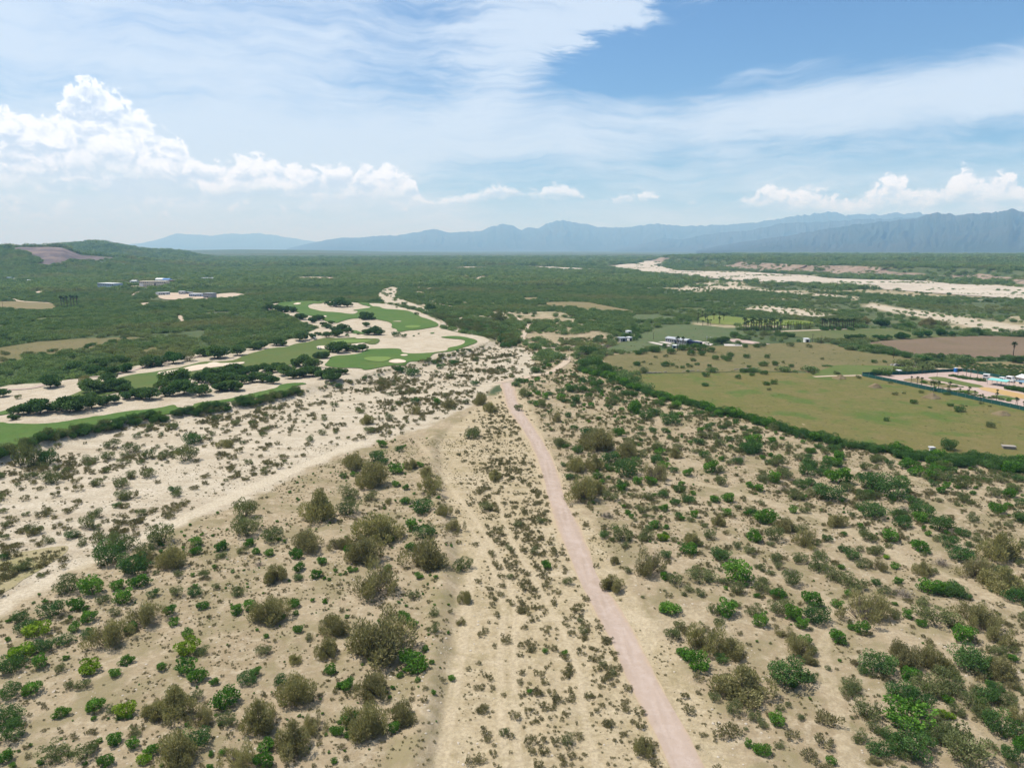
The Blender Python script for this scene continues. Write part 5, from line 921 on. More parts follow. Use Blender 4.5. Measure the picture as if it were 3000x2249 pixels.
def scatter():
    # bare places near the drone: small shrubs
    N = 165000; r0, r1 = 72, 520; x, y = cand(N, r0, r1, 52); area = math.radians(104) / 2 * (r1 ** 2 - r0 ** 2); d0 = N / area
    dR = sdf(P_RIVER, x, y); dK = sdf(P_CORR, x, y); dS = sdf(P_SLOPE, x, y); dL = sdf(P_LEFT, x, y); dW = sdf(P_WASH, x, y); dM = sdf(P_MIX, x, y); dG = sdf(P_GOLF, x, y)
    cl = fbm(x / 14, y / 14, 71, 3); cl2 = fbm(x / 34 + 9, y / 34, 77, 3); r = np.hypot(x, y)
    D = np.zeros(N); wlo = np.full(N, 0.6); whi = np.full(N, 1.4)
    k = dR > 0; D[k] = 0.14 * (0.25 + sst(cl[k], 0.40, 0.60)) * (0.5 + 1.5 * sst(cl2[k], 0.4, 0.6)) * (0.25 + 0.75 * sst(dR[k], 2, 12)); wlo[k] = 0.7; whi[k] = 3.0
    k = dK > 0; D[k] = 0.50 * (0.35 + 0.9 * sst(cl[k], 0.38, 0.6)) * (0.12 + 0.88 * sst(dK[k], 3, 12)); wlo[k] = 0.5; whi[k] = 1.7
    k = (dL > 0) & (dK < -1) & (dR < -1); D[k] = 0.28 * (0.3 + sst(cl[k], 0.4, 0.62)); wlo[k] = 0.3; whi[k] = 1.2
    k = (dS > 0) & (dK < -1); D[k] = 0.30 * (0.3 + sst(cl[k], 0.42, 0.62)); wlo[k] = 0.4; whi[k] = 1.9
    k = (dM > 0) | (dW > 0); D[k] = 0.085 * (0.3 + sst(cl[k], 0.42, 0.6)); wlo[k] = 0.9; whi[k] = 2.9
    D[dG > -1] = 0
    keep = (RNG.random(N) < np.minimum(D / d0, 1)) & ~excluded(x, y)
    for i in np.nonzero(keep)[0]:
        u = random.random() ** 2.2; w = wlo[i] + (whi[i] - wlo[i]) * u
        q = random.random()
        if (dS[i] > 0 or dM[i] > 0) and q < 0.22: put('olive', x[i], y[i], w * 1.2)
        elif (dS[i] > 0 or dL[i] > 0) and q < 0.30: put('green', x[i], y[i], w * 0.9)
        elif dR[i] > 0 and q < 0.10: put('olive', x[i], y[i], w * 1.3)
        else: put('desert', x[i], y[i], w, random.uniform(0.8, 1.3))
    # tiny tufts
    N = 70000; x, y = cand(N, 74, 240, 52); d0 = N / (math.radians(104) / 2 * (240 ** 2 - 74 ** 2)); cl = fbm(x / 7, y / 7, 171, 3)
    D = 0.95 * sst(cl, 0.38, 0.60) * (1 - 0.6 * (sdf(P_RIVER, x, y) > 0)); k = (RNG.random(N) < D / d0) & ~excluded(x, y)
    for i in np.nonzero(k)[0]: put('desert', x[i], y[i], random.uniform(0.16, 0.5), random.uniform(0.6, 1.1))
    # weeds in the pastures
    for nm_, dn, wl_, wh_ in (('pasture', 0.05, 0.25, 1.1), ('dry_pasture', 0.08, 0.4, 1.7), ('stubble_field', 0.004, 0.5, 1.5), ('weedy_field', 0.03, 0.6, 2.0), ('planting_bed', 0.05, 0.4, 1.2)):
        for o_ in [q for q in bpy.data.objects if q.name.split('.')[0] == nm_]:
            vv = np.array([w_.co[:2] for w_ in o_.data.vertices]); tr_ = np.array([p_.vertices[:3] for p_ in o_.data.polygons]); A_, B_, C_ = vv[tr_[:, 0]], vv[tr_[:, 1]], vv[tr_[:, 2]]
            ar = np.abs((B_[:, 0] - A_[:, 0]) * (C_[:, 1] - A_[:, 1]) - (B_[:, 1] - A_[:, 1]) * (C_[:, 0] - A_[:, 0])) / 2; n_ = min(int(ar.sum() * dn), 6000)
            k_ = RNG.choice(len(ar), n_, p=ar / ar.sum()); u_ = RNG.random((n_, 2)); u_ = np.where(u_.sum(1, keepdims=True) > 1, 1 - u_, u_); Q_ = A_[k_] + (B_[k_] - A_[k_]) * u_[:, :1] + (C_[k_] - A_[k_]) * u_[:, 1:]
            g_ = fbm(Q_[:, 0] / 25, Q_[:, 1] / 25, 181, 3) > 0.46
            for q in Q_[g_]: put('weed', q[0], q[1], wl_ + (wh_ - wl_) * random.random() ** 2, random.uniform(0.5, 0.9))
    N = 9000; x, y = cand(N, 74, 210); g_ = fbm(x / 9, y / 9, 231, 3) > 0.5
    for i in np.nonzero(g_ & ~excluded(x, y))[0]: put('stone', x[i], y[i], 0.12 + 0.4 * random.random() ** 3, random.uniform(0.6, 1.0))
    # middle-sized bushes on the slope, thicker towards the hedge
    N = 13000; x, y = cand(N, 90, 420, 54); area = math.radians(108) / 2 * (420 ** 2 - 90 ** 2); d0 = N / area
    dS = sdf(P_SLOPE, x, y); dH = pldist(HEDGE, x, y); cl = fbm(x / 20, y / 20, 81, 3); r = np.hypot(x, y)
    D = np.where(dS > 0, 0.022 * sst(cl, 0.40, 0.58) * (0.35 + 0.65 * np.maximum(sst(r, 170, 260), sst(np.degrees(np.arctan2(x, y)), 38, 41))) * np.where((r < 150) & (np.degrees(np.arctan2(x, y)) < 38), 0, 1) + 0.014 * (1 - sst(dH, 8, 45)), 0)
    keep = (RNG.random(N) < D / d0) & ~excluded(x, y)
    for i in np.nonzero(keep)[0]:
        put(random.choice(['dark', 'dark', 'olive', 'olive', 'green']), x[i], y[i], random.uniform(1.6, 4.2), random.uniform(0.8, 1.1))
    # the hedge along the pasture
    Hp = resample(HEDGE, 1.5, closed=False)
    for p in Hp:
        wd = 5.0 + 12.0 * float(sst(p[0], 90, 190))
        for _ in range(2 if wd < 8 else (4 if wd < 12 else 6)): put('dark' if random.random() < 0.75 else 'green', p[0] + random.uniform(-1, 1), p[1] + random.uniform(-wd * 0.75, 2.2), random.uniform(2.4, 4.8), random.uniform(0.8, 1.15), 'hedge')
    # the bank below the golf course
    Bp = resample(flat(GOLF_LOW[:14], 2.4), 1.6, closed=False)
    for p in Bp:
        q = float(vnoise(p[0] / 25, p[1] / 25, 5)); 
        if p[0] < -95:
            for _ in range(2): put('dark' if random.random() < 0.6 else 'olive', p[0] + random.uniform(-1, 1), p[1] - random.uniform(0, 7.5), random.uniform(2.0, 5.0), random.uniform(0.8, 1.2), 'bank')
        elif random.random() < 0.5 + 0.4 * q: put(random.choice(['dark', 'olive', 'olive', 'desert']), p[0] + random.uniform(-1, 1), p[1] - random.uniform(0, 9), random.uniform(1.3, 3.6), 1.0, 'bank')
    # thicket beside the bend of the wash
    Tk = flat([(1270, 925), (1330, 935), (1400, 950), (1470, 975), (1510, 1000), (1490, 1020), (1440, 1000), (1400, 980), (1330, 965), (1290, 945)])
    N = 6000; x, y = cand(N, 380, 760, 20); d0 = N / (math.radians(40) / 2 * (760 ** 2 - 380 ** 2)); k = (sdf(Tk, x, y) > -3) & (RNG.random(N) < 0.05 / d0)
    for i in np.nonzero(k)[0]: put('olive' if random.random() < 0.7 else 'dark', x[i], y[i], random.uniform(2.5, 6.0), random.uniform(1.0, 1.4), 'thicket')
    # woodland beyond
    inv = lambda x, y: ~excluded(x, y) & (sdf(P_GOLF, x, y) < -1.0) & (sdf(P_RIVER, x, y) < -1) & (sdf(P_SLOPE, x, y) < 0) & (sdf(P_CORR, x, y) < 0) & (sdf(P_LEFT, x, y) < 0)
    for (r0, r1, N, base, kind, wl, wh) in ((330, 1250, 62000, 0.052, 'wood', 3.2, 7.6), (1250, 2600, 52000, 0.0125, 'far', 8, 17), (2600, 5200, 36000, 0.0026, 'far', 16, 36)):
        x, y = cand(N, r0, r1, 41); d0 = N / (math.radians(82) / 2 * (r1 ** 2 - r0 ** 2)); az = np.degrees(np.arctan2(x, y))
        n1 = fbm(x / 60, y / 60, 91, 4); n2 = fbm(x / 260, y / 260, 95, 3)
        op = sst(az, 4, 16)                                            # the right-hand side is more open
        D = base * (sst(n1, 0.18, 0.36) * (1 - op) + op * (0.15 + 0.85 * sst(n1, 0.42, 0.58))) * (0.75 + 0.25 * sst(n2, 0.4, 0.6))
        D = D * (1 - 0.92 * clearing(x, y)); ch = np.maximum.reduce([sdf(P_CHAN, x, y), sdf(P_CHAN2, x, y), sdf(P_CHAN3, x, y)]); D = np.where(ch > -6, D * 0.30, D)
        dF = sdf(P_FAR, x, y); D = np.where(dF > -5, D * (0.025 + 0.75 * sst(fbm(x / 260, y / 40, 99, 4), 0.58, 0.66)), D)
        dM = sdf(P_MIX, x, y); D = np.where(dM > 0, D * 0.75 * sst(n1, 0.36, 0.52), D); D = np.where(sdf(P_WASH, x, y) > 0, D * 0.06, D)
        k = (RNG.random(N) < D / d0); x, y = x[k], y[k]; k = inv(x, y); x, y = x[k], y[k]
        q = quarry_mask(x, y) < 0.5; x, y = x[q], y[q]
        dp = sdf(P_PLAT, x, y); q = ~((dp > -4) & (dp < 62) & (RNG.random(len(x)) < 0.62)); x, y = x[q], y[q]
        sm = np.where(np.maximum.reduce([sdf(P_CHAN, x, y), sdf(P_CHAN2, x, y), sdf(P_CHAN3, x, y)]) > -6, 0.6, 1.0) * np.where(sdf(P_FAR, x, y) > 0, 0.42, 1.0)
        for a, b, c in zip(x, y, sm): put(kind, a, b, random.uniform(wl, wh) * c, random.uniform(0.75, 1.15))
scatter()


# ------------------------------------------------------------------ built things
for nm, c, r in (('cream_wall', (0.78, 0.67, 0.52), 0.8), ('white_wall', (0.78, 0.77, 0.74), 0.7), ('pale_blue_wall', (0.50, 0.58, 0.68), 0.7), ('grey_wall', (0.36, 0.36, 0.36), 0.8), ('white_roof', (0.80, 0.80, 0.79), 0.5),
                 ('blue_roof', (0.10, 0.22, 0.48), 0.5), ('grey_roof', (0.40, 0.42, 0.44), 0.45), ('teal_roof', (0.22, 0.56, 0.50), 0.5), ('slate_roof', (0.16, 0.25, 0.31), 0.5), ('red_roof', (0.42, 0.14, 0.09), 0.7),
                 ('dark_glass', (0.03, 0.04, 0.05), 0.15), ('dark_blue', (0.022, 0.035, 0.085), 0.4), ('pole_wood', (0.12, 0.09, 0.065), 0.9), ('screen_green', (0.018, 0.085, 0.070), 0.85), ('steel', (0.30, 0.30, 0.30), 0.5),
                 ('plastic_blue', (0.03, 0.20, 0.55), 0.4), ('rubber', (0.02, 0.02, 0.02), 0.8), ('cream_body', (0.62, 0.60, 0.54), 0.4), ('rubble', (0.34, 0.30, 0.26), 0.9), ('scrap_dark', (0.07, 0.07, 0.09), 0.7), ('scrap_white', (0.62, 0.60, 0.58), 0.7)):
    simple(nm, c, r, 0.08, 1.5)
sheet_mat('mound_soil', [(0.20, 0.15, 0.085), (0.235, 0.18, 0.11), (0.15, 0.13, 0.06)], (0.2, 0.8), ((0.07, 0.07, 0.03), 0.5), 0.2, 2.0)
PXW = lambda x, y: float(y) * CP + (CAM_H - float(ZG_(x, y))) * SP        # metres per pixel = this / F_PX
def base(px, py):
    x, y = on(px, py); z = float(ZG_(x, y)); return x, y, z, PXW(x, y) / F_PX
def span(l, r):
    """left and right foot in pixels -> centre, width, heading"""
    a = on(*l); b = on(*r); cx, cy = (a[0] + b[0]) / 2, (a[1] + b[1]) / 2
    return cx, cy, float(min(ZG_(a[0], a[1]), ZG_(b[0], b[1]))), math.hypot(b[0] - a[0], b[1] - a[1]), math.atan2(b[1] - a[1], b[0] - a[0])
def building(name, l, r, h, depth, wall, roof, label, cat='building', cols=0, rows=1, win='dark_glass', roof_kind='flat', door=True, group=None):
    cx, cy, z, w, rz = span(l, r); o = empty(name, (cx, cy, z), rz); tag(o, label, cat, group)
    if math.hypot(cx, cy) > 700: h = h * 1.35
    MB().box(-w / 2, w / 2, 0, depth, -1.0, h).build('wall', wall, o)
    if roof_kind == 'flat':
        MB().box(-w / 2 - 0.25, w / 2 + 0.25, -0.25, depth + 0.25, h, h + 0.35).build('roof', roof, o)
    else:
        V = [(-w / 2 - 0.4, -0.5, h), (w / 2 + 0.4, -0.5, h), (w / 2 + 0.4, depth + 0.5, h), (-w / 2 - 0.4, depth + 0.5, h), (-w / 2 - 0.4, depth / 2, h + depth * 0.16), (w / 2 + 0.4, depth / 2, h + depth * 0.16)]
        mesh_obj('roof', V, [(0, 1, 5, 4), (2, 3, 4, 5), (0, 4, 3), (1, 2, 5), (0, 3, 2, 1)], roof, o)
    if cols:
        cw = w / cols; rh = h / rows
        fr = MB().box(-cw * 0.34, cw * 0.34, -0.06, 0.05, rh * 0.32, rh * 0.80); pn = MB().box(-cw * 0.28, cw * 0.28, -0.10, -0.03, rh * 0.37, rh * 0.75)
        f0 = fr.build('window', 'white_wall', o); p0 = pn.build('pane', win, f0)
        first = True
        for j in range(rows):
            for i in range(cols):
                if door and j == 0 and i == cols // 2: continue
                if first: f, first = f0, False
                else:
                    f = f0.copy(); COL.objects.link(f); f.parent = o; p = p0.copy(); COL.objects.link(p); p.parent = f
                f.location = (-w / 2 + (i + 0.5) * cw, 0, j * rh)
    if door: MB().box(-0.8, 0.8, -0.12, 0.05, 0, min(2.3, h * 0.8)).build('door', 'dark_glass', o)
    return o, w
o, w = building('school_building', pI(636, 242), pI(950, 242), 6.8, 14, 'cream_wall', 'cream_wall', 'long cream two-storey building with white window rows among the woodland', cols=14, rows=2)
MB().box(-w * 0.16, w * 0.08, -0.3, 4, 6.8, 8.4).build('parapet', 'cream_wall', o)
MB().box(-w * 0.49, -w * 0.34, -0.2, -0.01, 0.6, 6.4).build('panel', 'white_wall', o)
MB().box(w * 0.07, w * 0.125, -0.25, -0.02, 0.0, 5.6).build('entrance_bay', 'dark_glass', o)
o, w = building('office_building', pI(148, 268), pI(335, 276), 7.0, 16, 'pale_blue_wall', 'white_roof', 'pale blue block with dark window bands and roof tank', cols=9, rows=2)
MB().cyl(-w * 0.3, 6, 7.3, 10.0, 1.6, 14).build('roof_tank', 'white_wall', o)
building('hall', pI(826, 196), pI(905, 196), 5.0, 14, 'white_wall', 'white_roof', 'white metal-roofed hall behind the long cream building', roof_kind='gable', cols=5)
building('hall', pI(903, 200), pI(985, 200), 5.0, 14, 'white_wall', 'blue_roof', 'hall with blue metal roof behind the long cream building', roof_kind='gable', cols=5)
building('annex', pI(980, 204), pI(1048, 204), 4.6, 10, 'red_roof', 'grey_roof', 'low rusty-red annex beside the blue-roofed hall', cols=4)
building('shed', pI(1368, 168), pI(1505, 168), 4.0, 12, 'white_wall', 'white_roof', 'white flat-roofed shed on the wooded hillside', cols=6)
building('shed', pI(540, 196), pI(600, 194), 2.6, 7, 'white_wall', 'white_roof', 'tiny white shed left alone between pale blue block and cream building', cols=3)
building('site_trailer', pI(862, 346), pI(1000, 338), 3.0, 6, 'white_wall', 'white_roof', 'long white trailer on the building site with dark doors', cols=6)
building('site_office', pI(1100, 334), pI(1160, 334), 3.4, 6, 'white_wall', 'white_roof', 'small white box office at the back of the building site', cols=3)
building('site_shed', pI(1222, 362), pI(1372, 362), 3.2, 9, 'pale_blue_wall', 'white_roof', 'long shed with white roof and blue front on the building site', cols=7)
building('concrete_building', pI(1392, 378), pI(1496, 380), 5.0, 9, 'grey_wall', 'grey_roof', 'unfinished grey concrete frame with dark bays on the building site', cols=6, rows=2)
building('shed', pI(1176, 330), pI(1240, 332), 2.4, 5, 'grey_wall', 'grey_roof', 'low grey shed between the white box office and the long shed')
for i, (a, b, yy, lab) in enumerate(((85, 145, 172, 'dark-walled farmhouse at the foot of the quarry hill'), (150, 190, 188, 'small white roof at the foot of the quarry hill beside a dark farmhouse'), (212, 255, 188, 'white cottage among trees under the quarry hill'), (345, 408, 208, 'pale yellow cottage roof standing alone under the quarry hill'), (1700, 1768, 216, 'white-roofed shelter half hidden behind trees left of the cream building'))):
    building('cottage', pK(a, yy), pK(b, yy + 1), 3.0, 7, 'grey_wall' if i == 0 else 'white_wall', 'slate_roof' if i == 0 else 'white_roof', lab, cat='house', roof_kind='gable', cols=3)
building('cottage', zm(900, 700, 2.765, [(388, 228)])[0], zm(900, 700, 2.765, [(425, 228)])[0], 4.0, 10, 'white_wall', 'red_roof', 'white house with red roof below the steep pale track', cat='house', roof_kind='gable', cols=3)
building('cottage', zm(900, 700, 2.765, [(520, 222)])[0], zm(900, 700, 2.765, [(552, 222)])[0], 5.0, 10, 'pale_blue_wall', 'blue_roof', 'bluish house beside the end of the steep pale track', cat='house', roof_kind='gable', cols=3)
# farm on the right
building('farm_shed', pE(338, 350), pE(545, 378), 3.2, 6, 'grey_wall', 'grey_roof', 'long low grey farm shed beside white concrete slabs', cat='shed', cols=10, roof_kind='gable')
for i in range(4):
    building('container', pE(556 + i * 29, 376 + i * 4.5), pE(582 + i * 29, 380.5 + i * 4.5), 2.7, 3.2, 'dark_blue', 'dark_blue', 'dark blue container in the row of four beside the farm shed', cat='container', group='dark blue containers beside the farm shed')
building('shed', pE(405, 408), pE(450, 412), 1.8, 4, 'pale_blue_wall', 'white_roof', 'tiny pale shed in front of the fan palms by the concrete slabs')
building('shed', pE(1733, 352), pE(1776, 352), 2.4, 4, 'white_wall', 'white_roof', 'white pump house between the two utility poles and the dry pasture')
building('shack', pF(1850, 450), pF(1932, 446), 2.6, 5, 'grey_wall', 'grey_roof', 'grey shack under trees at the end of the pink side track', cat='shed', cols=4)
building('shack', pF(1945, 356), pF(1990, 354), 2.5, 4, 'white_wall', 'white_roof', 'white-roofed shack behind the trees by the pink side track', cat='shed')
building('shack', pF(1964, 442), pF(1998, 440), 2.6, 4, 'white_wall', 'white_roof', 'small white shack beside the grey shack under trees', cat='shed')
building('utility_box', zm(2000, 1250, 1.66, [(1205, 122)])[0], zm(2000, 1250, 1.66, [(1223, 122)])[0], 1.3, 1.0, 'scrap_white', 'scrap_white', 'small white utility cabinet in the hedge edging the pasture', cat='cabinet', door=False)
building('culvert', zm(2000, 1250, 1.66, [(1560, 108)])[0], zm(2000, 1250, 1.66, [(1618, 112)])[0], 0.8, 1.6, 'rubble', 'rubble', 'low grey concrete culvert behind the hedge', cat='culvert', door=False)
# compound
building('store', pD(2112, 374), pD(2230, 398), 3.4, 7, 'cream_wall', 'white_roof', 'white-roofed store building at the back of the compound', roof_kind='gable', cols=5)
def canopy(l, r, h, depth, mat, label):
    cx, cy, z, w, rz = span(l, r); o = empty('canopy', (cx, cy, z), rz); tag(o, label, 'canopy')
    MB().box(-w / 2, w / 2, 0, depth, h, h + 0.18).build('roof', mat, o)
    for sx in (-1, 1):
        for yy in (0.3, depth - 0.3): MB().cyl(sx * (w / 2 - 0.3), yy, -0.5, h, 0.08, 8).build('post', 'steel', o)
canopy(pD(1765, 392), pD(1890, 408), 2.6, 7, 'teal_roof', 'turquoise flat canopy in the compound, nearer the parked trailer')
canopy(pD(1885, 410), pD(2000, 424), 2.6, 7, 'teal_roof', 'turquoise flat canopy in the compound, nearer the slate roof')
canopy(pD(2075, 420), pD(2300, 470), 3.2, 10, 'slate_roof', 'large slate-blue canopy roof behind dark bushes in the compound')
canopy(pD(728, 275), pD(775, 275), 2.2, 3, 'white_roof', 'small white sunshade by the trees inside the compound fence')
def vehicle(name, l, r, h, depth, mat, label, cat, cab=True):
    cx, cy, z, w, rz = span(l, r); o = empty(name, (cx, cy, z + 0.17), rz); tag(o, label, cat)
    mb = MB(); prof = [(-w / 2, 0.45), (w / 2, 0.45), (w / 2, h * 0.55 if cab else h), (w * 0.36, h * 0.6 if cab else h), (w * 0.26, h), (-w / 2 + 0.1, h)]
    n = len(prof); V = [(x, 0, zz) for x, zz in prof] + [(x, depth, zz) for x, zz in prof]
    mb.add(V, [tuple(range(n)), tuple(range(2 * n - 1, n - 1, -1))] + [(i + n, (i + 1) % n + n, (i + 1) % n, i)[::1] for i in range(n)])
    mb.build('body', mat, o)
    MB().box(-w * 0.4, w * 0.2, -0.02, -0.005, h * 0.58, h * 0.85).build('window', 'dark_glass', o)
    for sx in (-0.3, 0.3):
        for yy in (0.0, depth - 0.25): MB().tube([(sx * w, yy - 0.02, 0.3), (sx * w, yy + 0.27, 0.3)], 0.36, 14).build('wheel', 'rubber', o)
vehicle('caravan', pD(1722, 322), pD(1805, 330), 2.4, 2.3, 'white_wall', 'long white caravan parked by the compound back fence', 'caravan', cab=False)
vehicle('van', pD(1912, 352), pD(1985, 362), 2.1, 2.0, 'white_wall', 'white van with sloping bonnet parked beside the caravan', 'van')
vehicle('box_truck', pD(1990, 358), pD(2085, 372), 2.9, 2.3, 'white_wall', 'white box truck parked next to the store building', 'truck')
def golf_cart(px, py, rz, label):
    x, y, z, k = base(px, py); o = empty('golf_cart', (x, y, z + 0.42), rz); tag(o, label, 'golf cart')
    MB().box(-1.15, 1.15, -0.55, 0.55, 0.25, 0.55).box(-1.15, -0.2, -0.55, 0.55, 0.55, 0.8).box(0.75, 1.15, -0.5, 0.5, 0.55, 0.85).build('body', 'cream_body', o)
    MB().box(-1.0, 0.6, -0.6, 0.6, 1.80, 1.88).build('roof', 'white_roof', o)
    MB().box(-0.55, 0.0, -0.5, 0.5, 0.8, 0.92).box(-0.65, -0.5, -0.5, 0.5, 0.92, 1.3).build('seat', 'scrap_dark', o)
    for sx, sy in ((-0.9, -0.5), (-0.9, 0.5), (0.55, -0.5), (0.55, 0.5)): MB().tube([(sx, sy, 0.55), (sx, sy, 1.8)], 0.03, 6).build('roof_post', 'steel', o)
    for sx, sy in ((-0.8, -0.58), (-0.8, 0.42), (0.8, -0.58), (0.8, 0.42)): MB().tube([(sx, sy, 0.23), (sx, sy + 0.16, 0.23)], 0.23, 12).build('wheel', 'rubber', o)
golf_cart(*ZC([(1487, 330)])[0], 0.4, 'golf cart with cream body and white roof standing by the fairway bunker')
golf_cart(*ZC([(1425, 208)])[0], 1.2, 'golf cart in the shade of trees above the fairway')
def toilet():
    x, y, z, k = base(*pD(1403, 244)); o = empty('portable_toilet', (x, y, z + 0.1), 0.2); tag(o, 'blue portable toilet cabin by the compound back fence', 'toilet')
    MB().box(-0.65, 0.65, -0.65, 0.65, 0, 2.2).build('cabin', 'plastic_blue', o); MB().box(-0.7, 0.7, -0.7, 0.7, 2.2, 2.4).build('roof', 'white_roof', o); MB().box(-0.42, 0.42, -0.69, -0.655, 0.1, 2.0).build('door', 'plastic_blue', o)
toilet()
# green screen fence
def fence(pts, label):
    P = np.array([on(*p) for p in pts]); C = resample(P, 4.0, closed=False); o = empty('screen_fence', (float(C[0][0]), float(C[0][1]), 0)); tag(o, label, 'fence')
    ox, oy = C[0]; zz = ZG_(C[:, 0], C[:, 1])
    pm = MB().cyl(0, 0, -0.6, 2.25, 0.05, 6); po = None
    for i, c in enumerate(C):
        if po is None: po = pm.build('post', 'steel', o); q = po
        else: q = po.copy(); COL.objects.link(q); q.parent = o
        q.location = (c[0] - ox, c[1] - oy, zz[i])
        if i:
            a = C[i - 1]; d = np.array([c[1] - a[1], a[0] - c[0]]); d = d / np.hypot(*d) * 0.02
            sag = random.uniform(0.0, 0.12)
            V = []
            for pnt, zb, top in ((a, zz[i - 1], 1.85), ((a + c) / 2, (zz[i] + zz[i - 1]) / 2, 1.85 - sag), (c, zz[i], 1.85)):
                for s_ in (1, -1): V += [(pnt[0] - ox + d[0] * s_, pnt[1] - oy + d[1] * s_, zb + 0.05), (pnt[0] - ox + d[0] * s_, pnt[1] - oy + d[1] * s_, zb + top)]
            mesh_obj('screen_panel', V, [(0, 4, 5, 1), (4, 8, 9, 5), (2, 3, 7, 6), (6, 7, 11, 10), (1, 5, 7, 3), (5, 9, 11, 7)], 'screen_green', o)
fence([pD(305, 290), pD(500, 332), pD(800, 392), pD(1300, 500), pD(1750, 597), pD(2212, 698), pD(2650, 792)], 'long dark green fabric screen fence between pasture and compound')
fence([pD(303, 283), pD(820, 275), pD(1200, 248), pD(1480, 238)], 'dark green screen fence along the meadow end of the compound')
fence([pD(1484, 238), pD(1700, 272), pD(1990, 328), pD(2300, 388), pD(2650, 455)], 'dark green screen fence between compound and orchard')
# spoil heaps
def mound(px, py, wpx, hm, label, mat='mound_soil'):
    x, y, z, k = base(px, py); w = wpx * k; n = 30; V = []; F = []; sd = random.randrange(999)
    for j in range(8):
        t = j / 7
        for i in range(n):
            a = i * 2 * math.pi / n; rr = w / 2 * (1 - t) * (0.75 + 0.5 * float(vnoise(math.cos(a) * 1.7 + 5, math.sin(a) * 1.7 + sd, 3)))
            V.append((math.cos(a) * rr + t * w * 0.06, math.sin(a) * rr * 0.8, hm * (t ** 0.9) * (0.8 + 0.4 * float(vnoise(math.cos(a) * 3 * (1 - t), math.sin(a) * 3 * (1 - t) + sd, 9))) - 0.2 * (j == 0)))
    for j in range(7):
        for i in range(n): F.append((j * n + i, j * n + (i + 1) % n, (j + 1) * n + (i + 1) % n, (j + 1) * n + i))
    o = mesh_obj('dirt_mound', V, F, mat); o.location = (x, y + w * 0.4, z); tag(o, label, 'mound')
mound(*pD(75, 332), 45, 2.2, 'smooth brown dirt mound beside the thin track by the meadow')
mound(*pD(490, 438), 46, 2.4, 'brown dirt mound just outside the compound fence corner')
mound(*pD(1165, 568), 60, 2.6, 'weedy dirt mound against the middle of the compound fence')
mound(*pD(2000, 765), 58, 2.0, 'pale-sided dirt mound in the pasture, apart from the compound fence')
mound(*pE(1820, 655), 40, 1.0, 'low flat dirt mound at the edge of the dry pasture')
def heap(name, pts_px, n, mats, smax, label):
    P = np.array([on(*p) for p in pts_px]); c = P.mean(0); z = float(ZG_(*c)); o = empty(name, (c[0], c[1], z)); tag(o, label, 'heap')
    ext = np.ptp(P, axis=0)
    for m in mats:
        mb = MB()
        for _ in range(n):
            x = random.gauss(0, ext[0] * 0.22); y = random.gauss(0, max(ext[1] * 0.2, 1.5)); s = random.uniform(0.25, smax); hz = random.uniform(0, 0.9)
            a, b, c2 = s * random.uniform(0.5, 1.6), s * random.uniform(0.4, 1.2), s * random.uniform(0.2, 0.8)
            mb.box(x - a / 2, x + a / 2, y - b / 2, y + b / 2, hz * 0.5 - 0.2, hz * 0.5 + c2)
        mb.build('rubble' if m == 'rubble' else 'scrap', m, o)['kind'] = 'stuff'
heap('debris_heap', [pD(650, 172), pD(980, 165), pD(800, 150)], 46, ('rubble', 'scrap_dark', 'scrap_white'), 1.3, 'long heap of mixed grey and white debris behind the compound')
heap('rubble_heap', [pE(780, 338), pE(842, 300), pE(830, 335)], 30, ('rubble', 'scrap_white'), 1.2, 'pale rubble heap behind the trees of the farmyard')
heap('rubble_heap', [pE(1010, 388), pE(1105, 385), pE(1050, 376)], 26, ('scrap_white', 'rubble'), 1.0, 'flat spread of white scrap beside the pink slab')
def low_wall(pts, label):
    P = np.array([on(*p) for p in pts]); C = resample(P, 3.0, closed=False); o = empty('low_wall', (float(C[0][0]), float(C[0][1]), 0)); tag(o, label, 'wall'); zz = ZG_(C[:, 0], C[:, 1]); ox, oy = C[0]
    for i in range(1, len(C)):
        if random.random() < 0.25: continue
        a, c = C[i - 1], C[i]; d = np.array([c[1] - a[1], a[0] - c[0]]); d = d / np.hypot(*d) * 0.25; hh = random.uniform(0.35, 0.7)
        V = [(a[0] - ox + d[0], a[1] - oy + d[1]), (c[0] - ox + d[0], c[1] - oy + d[1]), (c[0] - ox - d[0], c[1] - oy - d[1]), (a[0] - ox - d[0], a[1] - oy - d[1])]
        V = [(p[0], p[1], zz[i] - 0.2) for p in V] + [(p[0], p[1], zz[i] + hh) for p in V]
        mesh_obj('wall_piece', V, [(0, 3, 2, 1), (4, 5, 6, 7), (0, 1, 5, 4), (1, 2, 6, 5), (2, 3, 7, 6), (3, 0, 4, 7)], 'rubble', o)
low_wall([pE(150, 662), pE(250, 655), pE(350, 650)], 'broken pale wall line between the two pastures, by the thorn hedge')
low_wall([pE(510, 645), pE(700, 632)], 'short broken wall between the two pastures, below scattered bushes')
low_wall([pE(1020, 625), pE(1165, 615)], 'grey low wall remnant beside a clump of bushes in the dry pasture')
